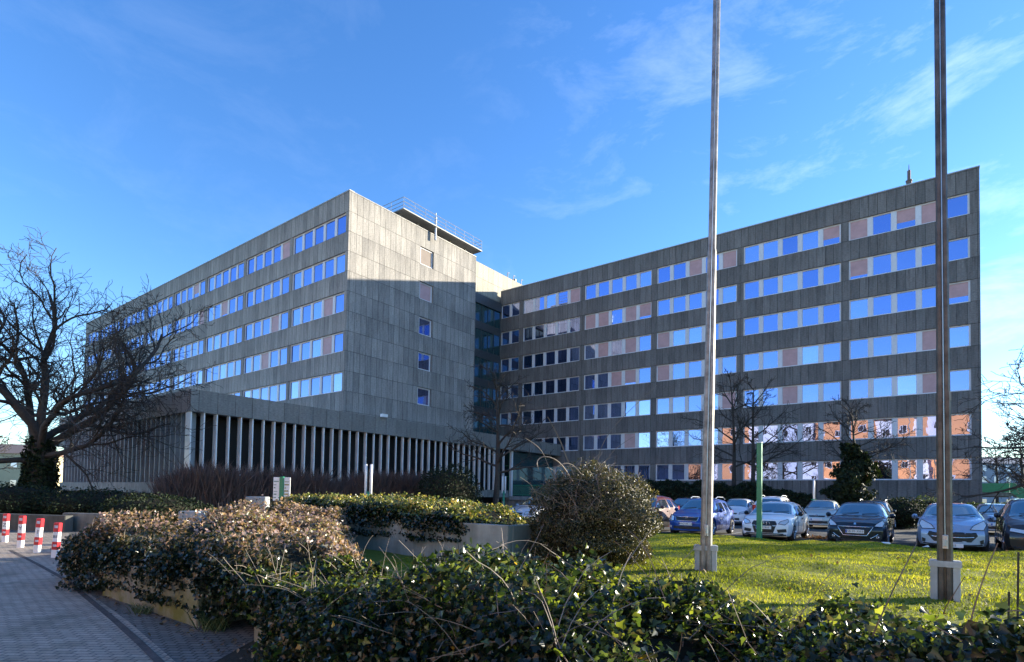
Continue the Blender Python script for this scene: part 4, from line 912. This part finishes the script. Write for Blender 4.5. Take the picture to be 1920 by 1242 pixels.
car('glossy black hatchback with chrome-framed grille in the front row', row1(-2.2,3.97), (.006,.009,.016), 3.97,1.74,1.46, hood=.92, belt=.93, style='chrome_frame', plate='SB\u00b7IM 3333', metal=.2)
car('silver blue hatchback with a wide smiling grille behind the right flagpole', row1(.3,4.03), (.34,.42,.55), 4.03,1.75,1.47, hood=.97, nose=.76, belt=.95, style='smile', plate='365', metal=.5)
car('dark brown compact crossover at the right border of the front row', row1(2.4,4.3), (.035,.026,.024), 4.3,1.82,1.66, hood=1.05, nose=.84, belt=1.05, tailz=1.1, plate='', rails=True)
car('dark red crossover half hidden by the round bush', row1(-10.3,4.2), (.085,.003,.006), 4.2,1.78,1.58, hood=1.0, nose=.8, belt=1.02, tailz=1.05, plate='', metal=0)
x_, y_ = at(978,26)
car('silver hatchback half hidden at the left edge of the round bush', (x_,y_+1.6), (.5,.53,.58), 4.2,1.76,1.48, plate='SB\u00b7LV 55', metal=.4)
YR_ = 32.2
def row2(px, L_, dy=0):
    d_ = ray(px, 930); s = (YR_+dy)/d_[1]; return (float(d_[0]*s), YR_+dy+L_/2)
car('dark navy car in the back row behind the red crossover', row2(1262,4.3), (.012,.018,.05), 4.3,1.76,1.5, plate='')
car('small white two-door car between the blue hatchback and the white van-like car', row2(1368,3.55), (.8,.82,.84), 3.55,1.64,1.5, hood=.98, ws0=.22, belt=.98, plate='', metal=.05)
car('white tall car with red tail lights parked backwards in the back row', row2(1437,4.3), (.82,.83,.85), 4.3,1.82,1.66, hood=1.03, belt=1.05, tailz=1.12, plate='', metal=.05, rails=True, rz=math.pi)
car('pale silver small car facing out between the white and black cars', row2(1531,3.7), (.52,.58,.55), 3.7,1.66,1.5, hood=.98, nose=.78, ws0=.24, belt=.95, plate='', metal=.4)
car('dark grey car with only its roof showing behind the black hatchback', row2(1628,4.4), (.03,.032,.036), 4.4,1.78,1.52, plate='', rails=True)
car('silver grey saloon behind the silver blue hatchback, by the low hedge', row2(1872,4.4,1.5), (.4,.43,.46), 4.4,1.78,1.46, plate='', metal=.5)
fx, fy = at(1905,62); car('small silver car far off under the green parking deck', (fx,fy), (.45,.47,.5), 4.2,1.75,1.5, plate='', rz=1.2, group='cars under the parking deck')
fx, fy = at(1870,66); car('dark grey car far off under the parking deck by the stair', (fx,fy), (.08,.09,.1), 4.2,1.75,1.5, plate='', rz=1.2, group='cars under the parking deck')

# ================================================================== poles, posts, signs
def flagpole(label, px, dep, lean, dark, z0, rw, bh, steps):
    x, y = at(px, dep); root = empty('flagpole', (x,y,z0)); tag(root, label, 'flagpole'); root.rotation_euler = (0,0,math.atan2(-x,y))
    mp_ = M_plain('weathered_pole', (.3,.29,.27) if not dark else (.1,.096,.088), .5, .45, .5, 5); 
    prof = []
    s = rw
    # rounded square section with a groove in the front face
    sec = [(-s,-.6*s),(-.72*s,-s),(-.2*s,-s),(-.14*s,-.62*s),(.14*s,-.62*s),(.2*s,-s),(.72*s,-s),(s,-.6*s),(s,.7*s),(.7*s,s),(-.7*s,s),(-s,.7*s)]
    mb_ = MB(); n = len(sec); hs_ = [0]+[q[0] for q in steps]; 
    for i, h0 in enumerate(hs_):
        h1 = hs_[i+1] if i+1 < len(hs_) else 13.5; k0 = 1.0 if i == 0 else steps[i-1][1]; k1 = k0*(.74 if i == 0 and not dark else .94)
        lo = [(a*k0+lean*h0,b*k0,h0) for a,b in sec]; hi = [(a*k1+lean*h1,b*k1,h1) for a,b in sec]
        mb_.add(lo+hi, [tuple(range(n)), tuple(range(n,2*n))]+[(q,(q+1)%n,(q+1)%n+n,q+n) for q in range(n)])
        if i: mb_.add([(a*1.14*k0+lean*h0,b*1.14*k0,h0-.09) for a,b in sec]+[(a*1.08*k0+lean*h0,b*1.08*k0,h0+.03) for a,b in sec], [tuple(range(n)), tuple(range(n,2*n))]+[(q,(q+1)%n,(q+1)%n+n,q+n) for q in range(n)])
    mb_.build('pole', mp_, root)
    lb = MB(); c = s*1.38
    for sx in (-1,1): lb.cbox(sx*c-.04,sx*c+.04,-.075,.075,-.1,bh,.006)
    lb.cbox(-c-.055,c+.055,-.09,-.07,bh-.09,bh-.01,.005); lb.cbox(-c-.055,c+.055,.07,.09,bh-.09,bh-.01,.005)
    lb.build('base_frame', M_wall('painted_base', (.5,.53,.53)), root)
    ck = MB(); ck.cbox(-.03,.035,-s-.05,-s+.01,bh+.16,bh+.34,.008); ck.tube([(.0,-s-.06,bh+.2),(.0,-s-.06,bh+.28)], .022, 6); ck.build('halyard_cleat', mt_steel, root)
    ln = MB(); ln.tube([(.0,-s-.03,bh+.3),(lean*7,-s-.02,7),(lean*13,-s-.01,13)], .006, 4); ln.build('halyard', mt_steel, root)
    return root
flagpole('pale weathered flagpole left of the green post, rising from a boxed base', 1324, 9.4, .013, False, .1, .098, .62, [(5.55,.64)])
flagpole('dark brown flagpole by the silver blue car, rising from a boxed base', 1771, 7.6, -.002, True, .0, .088, .72, [(2.95,.86),(5.3,.74)])
x_, y_ = at(1424,18.6); gpst = empty('green_post', (x_,y_,0)); tag(gpst, 'tall square green post in front of the white four-ringed hatchback', 'post')
b = MB(); b.cbox(-.075,.075,-.075,.075,0,3.35,.01); b.build('post', mt_green, gpst); b = MB(); b.cbox(-.085,.085,-.085,.085,3.352,3.39,.01); b.build('cap', mt_white, gpst)
def lamp(label, px, dep, ht, n):
    x, y = at(px, dep); root = empty('street_lamp', (x,y,0), YAW); tag(root, label, 'lamp', 'green post lamps with white tubes'); b = MB(); b.lathe((0,0,0), [(.13,0),(.13,.25),(.09,.3),(.075,ht-1.4),(.05,ht-1.36)], 12); b.build('post', mt_green, root, True)
    b = MB()
    for q in ([-.11,.11] if n == 2 else [0]): b.lathe((q,0,ht-1.5), [(.03,0),(.055,.02),(.055,1.25),(.03,1.28)], 12)
    b.build('lamp_tube', mt_white, root, True); b = MB(); b.box(-.15,.15,-.03,.03,ht-1.42,ht-1.36); b.build('bracket', mt_green, root)
lamp('green post lamp with two white tubes in front of the brown hedge', 691, 23.5, 2.9, 2)
lamp('green post lamp with one white tube before the evergreen hedge', 1526, 34, 2.9, 1)
lamp('small white twin tube lamp beside the entrance railing', 945, 42, 3.1, 2)
x_, y_ = at(529,17.5); sg = empty('sign_post', (x_,y_,0), YAW); tag(sg, 'green post with two white notice boards in front of the brown hedge', 'sign')
b = MB(); b.cbox(-.06,.06,-.06,.06,0,1.95,.01); b.build('post', mt_green, sg)
for s, tilt in ((-1,.0),(1,.05)):
    b = MB(); b.cbox(-.1+s*.165,.1+s*.165,-.012,.012,1.2,1.93,.006); o = b.build('notice_board', mt_white, sg)
    b = MB(); rr_ = random.Random(4+s)
    for q in range(6): zz = 1.28+q*.1; b.box(s*.165-.08,s*.165-.08+rr_.uniform(.05,.15),-.016,-.0125,zz,zz+rr_.uniform(.015,.05))
    b.build('notice_print', M_plain('faded_print', (.2,.3,.24) if s < 0 else (.35,.28,.12), .6), o)
# bollards
def bollard(label, px, py, h, glyph, lean, white_top=False):
    p = gp(px, py, .0); root = empty('bollard', (p[0],p[1],.004), YAW+.2); tag(root, label, 'bollard', 'red and white bollards beside the path'); root.rotation_euler = (0, lean, YAW+.2)
    b = MB(); hw = .055; z = 0
    b.cbox(-hw,hw,-hw,hw,0,h,.012); b.build('post', mt_white, root)
    rd = MB(); e_ = hw+.003
    for z0, z1 in ((.23*h,.47*h),(.74*h,1.0*h)):
        rd.cbox(-e_,e_,-e_,e_,z0,z1+(.003 if z1 > .95*h else 0),.012)
    rd.build('red_band', M_plain('red_reflective', (.55,.03,.04), .45, var=.15), root)
    v_, f_ = text_mesh(glyph, .13 if len(glyph) < 2 else .085); mesh_obj('marking', [(x,-hw-.004,y_+.605*h) for x,y_,_ in v_], f_, mt_ink, root, uv=False)
    s_ = MB(); s_.box(-.035,.03,-e_-.003,-e_,.85*h,.93*h); s_.box(-.03,.035,-e_-.003,-e_,.32*h,.38*h); s_.build('sticker', M_plain('torn_sticker', (.6,.55,.6), .6, var=.3, scale=30), root)
bollard('leftmost of the four red and white bollards, marked Z', 9, 1017, .76, 'Z', .02)
bollard('second red and white bollard from the left, marked Y', 38, 1027, .78, 'Y', .03)
bollard('red and white bollard marked with a question mark', 69, 1037, .78, '?', .06)
bollard('red and white bollard touching the reddish hedge', 103, 1046, .74, 'BE', .05)
# low walls and blocks
p = gp(-40,990); wl_ = MB(); 
x0, y0 = at(-140,20.5); x1, y1 = at(125,19.0)
d_ = np.array([x1-x0,y1-y0]); a_ = math.atan2(d_[1],d_[0]); lw_ = empty('low_wall', (x0,y0,0), a_); tag(lw_, 'low dark concrete wall behind the bollards', 'wall'); b = MB(); b.cbox(0,float(np.hypot(*d_)),0,.3,0,.55,.02); b.build('wall', M_wall('dark_concrete', (.12,.12,.11)), lw_)
x0, y0 = at(140,19.5); b = MB(); b.cbox(-.5,1.2,0,.3,0,.62,.03); o = b.build('concrete_block', M_wall('block_a', (.2,.2,.18))); o.location = (x0,y0,0); o.rotation_euler = (0,0,a_); tag(o, 'grey concrete block behind the left end of the reddish hedge', 'concrete block')
for px, dp_, hh, wd, lb in ((480,16.0,1.33,.58,'pale grey concrete block left of the notice sign'),(356,10.9,1.08,.42,'white scribbled block rising out of the reddish hedge')):
    x0, y0 = at(px,dp_); b = MB(); b.cbox(-wd/2,wd/2,0,.3,0,hh,.02); o = b.build('concrete_block', M_wall('block_b', (.45,.48,.48))); o.location = (x0,y0,0); o.rotation_euler = (0,0,YAW); tag(o, lb, 'concrete block')
# thin stake in the right foreground
for px, dp_, hh, lb in ((1902,4.5,1.08,'tall thin brown stake in the grass at the right border'),(1884,4.6,.75,'short thin stake left of the tall stake')):
    x0, y0 = at(px,dp_); b = MB(); b.tube([(0,0,0),(.01,0,hh*.5),(.02,.01,hh)], .008, 6); o = b.build('stake', mt_darkbark); o.location = (x0,y0,.03); tag(o, lb, 'stake')
for px, py, lb in ((1662,1030,'crumpled white litter on the lawn before the black car'),(1735,1032,'small pale litter beside the right flagpole base')):
    p = gp(px,py,.15); b = MB(); r = np.random.default_rng(px); q = r.normal(0,1,(14,3))*np.array([.06,.04,.02])
    import bmesh; bm = bmesh.new(); [bm.verts.new(c) for c in q]; bmesh.ops.convex_hull(bm, input=bm.verts); me = bpy.data.meshes.new('litter'); bm.to_mesh(me); bm.free(); me.materials.append(mt_white); o = bpy.data.objects.new('litter', me); COL.objects.link(o); o.location = (p[0],p[1],float(lawn_z(np.array([p[0]]),np.array([p[1]]))[0])+.06); tag(o, lb, 'litter')
r = np.random.default_rng(77); n = 260; p0 = gp(1532,1010,.01); pos = np.stack([r.normal(p0[0],.22,n),r.normal(p0[1],.2,n),.015+np.abs(r.normal(0,.03,n))],-1)
lp = leaves('leaf_pile', pos, np.tile([0,0,1.],(n,1)), .09, M_leaf('dead_leaf', [(0,(.25,.1,.04)),(1,(.45,.24,.1))], .6, .2), 'oval', None, 9, droop=0); tag(lp, 'heap of orange dead leaves beside the white hatchback wheel', 'leaves', kind='stuff')

r = np.random.default_rng(79); n = 420; x_ = r.uniform(-6,7,n); y_ = r.uniform(5,20,n); pos = np.stack([x_,y_,lawn_z(x_,y_)+.03],-1)
lp = leaves('lawn_leaves', pos, np.tile([0,0,1.],(n,1)), r.uniform(.04,.09,n), M_leaf('lawn_dead_leaf', [(0,(.12,.07,.03)),(.7,(.25,.15,.07)),(1,(.4,.32,.2))], .7, .1), 'oval', None, 19, droop=0, jit=.5); tag(lp, 'scattered brown fallen leaves lying on the lawn', 'leaves', kind='stuff')
r = np.random.default_rng(78); n = 1500; u = r.random(n); A_, B_ = gp(150,1095), gp(640,1262); pos = A_+(B_-A_)*u[:,None]+np.stack([r.normal(0,.12,n),r.normal(.12,.2,n),0*u],-1); pos[:,2] = .012+np.abs(r.normal(0,.012,n)); pos = pos[pos[:,1] < 2.8]
lp = leaves('leaf_litter', pos, np.tile([0,0,1.],(len(pos),1)), r.uniform(.02,.06,len(pos)), M_leaf('brown_litter', [(0,(.04,.03,.02)),(.6,(.1,.065,.04)),(1,(.22,.15,.08))], .7, .1), 'oval', None, 9, droop=0, jit=.5); tag(lp, 'brown leaf litter and soil crumbs between the path and the planters', 'leaves', kind='stuff')
def tuft(label, px, py, n, h, seed):
    p0 = gp(px,py); r = np.random.default_rng(seed); root = MB()
    for q in range(n):
        a = r.uniform(0,6.28); l = h*r.uniform(.5,1.1); b0 = np.array([r.normal(0,.09),r.normal(0,.05),0]); d = np.array([math.cos(a)*.6,math.sin(a)*.6,1.]); root.tube([b0,b0+d*l*.5,b0+d*l*.8+np.array([math.cos(a)*.1*l,math.sin(a)*.1*l,-.05*l])], [.005,.004,.001], 3, False)
    o = root.build('grass_tuft', M_plain('tuft_green', (.07,.1,.03), .6, var=.3)); o.location = (p0[0],p0[1],.004); tag(o, label, 'grass tuft')
tuft('big grass tuft at the corner of the mossy planter', 400,1180,170,.3,1); tuft('small rosette of grass by the wall under the dark ivy', 552,1205,70,.2,2); tuft('thin grass tuft halfway along the mossy planter wall', 265,1150,60,.14,3)
# ================================================================== far right: parking deck with green parapets and stair
dk = empty('parking_deck', (0,0,0)); tag(dk, 'distant two-level parking deck with green parapets and green stair', 'parking deck')
x0, y0 = at(1845,70); x1, y1 = at(2150,60); d_ = np.array([x1-x0,y1-y0]); ln_ = float(np.hypot(*d_)); dk.location = (x0,y0,0); dk.rotation_euler = (0,0,math.atan2(d_[1],d_[0]))
b = MB(); b.box(-6,ln_,0,16,2.3,2.75); b.build('deck_slab', M_wall('deck_grey', (.2,.2,.2)), dk)
b = MB(); b.box(-6,2.4,-.06,0,2.78,3.9); b.box(7.6,ln_,-.06,0,2.78,3.9); b.build('parapet', mt_green, dk)
b = MB()
for x in np.arange(-5,ln_,4): b.box(x,x+.25,.2,.45,0,2.298)
b.build('column', mt_steel, dk)
b = MB(); b.add([(2.6,-1.6,3.9),(3.0,-1.6,3.9),(6.6,-1.6,.9),(6.6,-1.6,0),(6.0,-1.6,0),(2.6,-1.6,2.8)]+[(2.6,-1.5,3.9),(3.0,-1.5,3.9),(6.6,-1.5,.9),(6.6,-1.5,0),(6.0,-1.5,0),(2.6,-1.5,2.8)], [(5,4,3,2,1,0),(6,7,8,9,10,11)]+[(i,(i+1)%6,(i+1)%6+6,i+6) for i in range(6)]); b.build('stair', mt_green, dk)
# ---- distant buildings
def far_house(name, label, px, dep, wd, dp2, h, col, roof, floors, nwin, rz=0.0, roofh=2.2):
    x, y = at(px,dep); root = empty(name, (x,y,0), YAW+rz); tag(root, label, 'building'); b = MB(); b.box(-wd/2,wd/2,0,dp2,0,h); b.build('wall', M_plain('far_render', col, .85, var=.1, scale=.5), root)
    b = MB(); b.add([(-wd/2-.3,-.3,h+.003),(wd/2+.3,-.3,h+.003),(wd/2+.3,dp2+.3,h+.003),(-wd/2-.3,dp2+.3,h+.003),(-wd/2,dp2/2,h+roofh),(wd/2,dp2/2,h+roofh)], [(0,1,5,4),(2,3,4,5),(1,2,5),(3,0,4),(3,2,1,0)]); b.build('roof', M_plain('far_roof', roof, .8), root)
    for f_ in range(floors):
        for k in range(nwin):
            xx = -wd/2+(k+.5)*wd/nwin; z = h*(f_+.32)/floors; b = MB(); b.box(xx-.6,xx+.6,-.05,-.003,z,z+1.5); b.build('window', mt_glass, root)
    return root
far_house('far_building', 'hazy blue-grey block far off behind the trees at the right border', 1925, 150, 26, 14, 12, (.3,.34,.4), (.22,.24,.28), 4, 8)
far_house('far_building', 'pale yellow house far off at the left border behind the big tree', -25, 110, 14, 10, 8, (.55,.48,.3), (.3,.2,.15), 2, 4)
# ---- houses across the street behind the camera: they show in the lower window rows
ap = empty('apartment_house', (-16,-30,0)); tag(ap, 'orange and white apartment house mirrored in the lower windows of the right wing', 'building')
mo = M_plain('orange_render', (.78,.33,.13), .85, var=.06, scale=.6); mw = M_plain('white_render', (.7,.7,.7), .85, var=.05, scale=.6)
YH = -29.0
def mirrored(px):
    d_ = ray(px, 880); return float(d_[0]/d_[1]*(2*YC-YH))
bd = [mirrored(q) for q in (1236,1278,1315,1345,1395,1534,1640,1683,1722,1760,1850)]
segs = [(a_, c_, 'wowoowowow'[i] if 0 else 'wowowowowo'[i]) for i, (a_, c_) in enumerate(zip(bd[:-1], bd[1:]))]
ow = MB(); ww = MB()
for a_, c_, k_ in segs:
    t_ = ow if k_ == 'o' else ww; t_.box(a_+16,c_+16,-9,0 if k_ == 'w' else .9,0,(18.6 if k_ == 'w' else 18.4) if a_ > bd[3]-.1 else 10.5)
ow.build('orange_wall', mo, ap); ww.build('white_wall', mw, ap)
q0, q1 = bd[3]+15.5, segs[-1][1]+16.5
b = MB(); b.add([(q0,1.2,18.62),(q1,1.2,18.62),(q1,-9.5,18.62),(q0,-9.5,18.62),(q0+.5,-4,21),(q1-.5,-4,21)], [(0,1,5,4),(2,3,4,5),(1,2,5),(3,0,4)]); b.build('roof', M_plain('tile_roof', (.25,.1,.07), .8), ap)
for a_, c_, k_ in segs:
    if a_ < bd[3]-.1: continue
    n = max(1,int((c_-a_)/3.0)); yy = 0 if k_ == 'w' else .9
    for q in range(n):
        xx = a_+16+(q+.5)*(c_-a_)/n
        for z in (1.4,4.9,8.4,11.9,15.4):
            b = MB(); b.box(xx-.62,xx+.62,yy+.003,yy+.05,z,z+1.5); fo = b.build('window', mt_white, ap); b = MB(); b.box(xx-.52,xx-.04,yy+.052,yy+.06,z+.1,z+1.4); b.box(xx+.04,xx+.52,yy+.052,yy+.06,z+.1,z+1.4); b.build('pane', M_dark if 'M_dark' in globals() else globals().setdefault('M_dark', M_plain('dark_pane',(.02,.025,.03),.1)), fo)
o, _, _ = std_tree('street_tree', 'bare street tree across the road, mirrored in the windows of the right wing', 960, -18, 11, 4.2, 51, .2, .3, 16, (0,6,5), 'street trees mirrored in the windows', minr=.02); o.location = (-12,-17,0)
for i, (x, y, lb) in enumerate([(-26,-19,'bare street tree mirrored in the left bays of the right wing'),(-3,-20,'bare street tree mirrored in the far right bay of the right wing'),(-48,-12,'bare street tree mirrored in the low windows of the left wing')]):
    q = dup(o); q.location = (x,y,0); q.rotation_euler = (0,0,1.7*i+1); q['label'] = lb
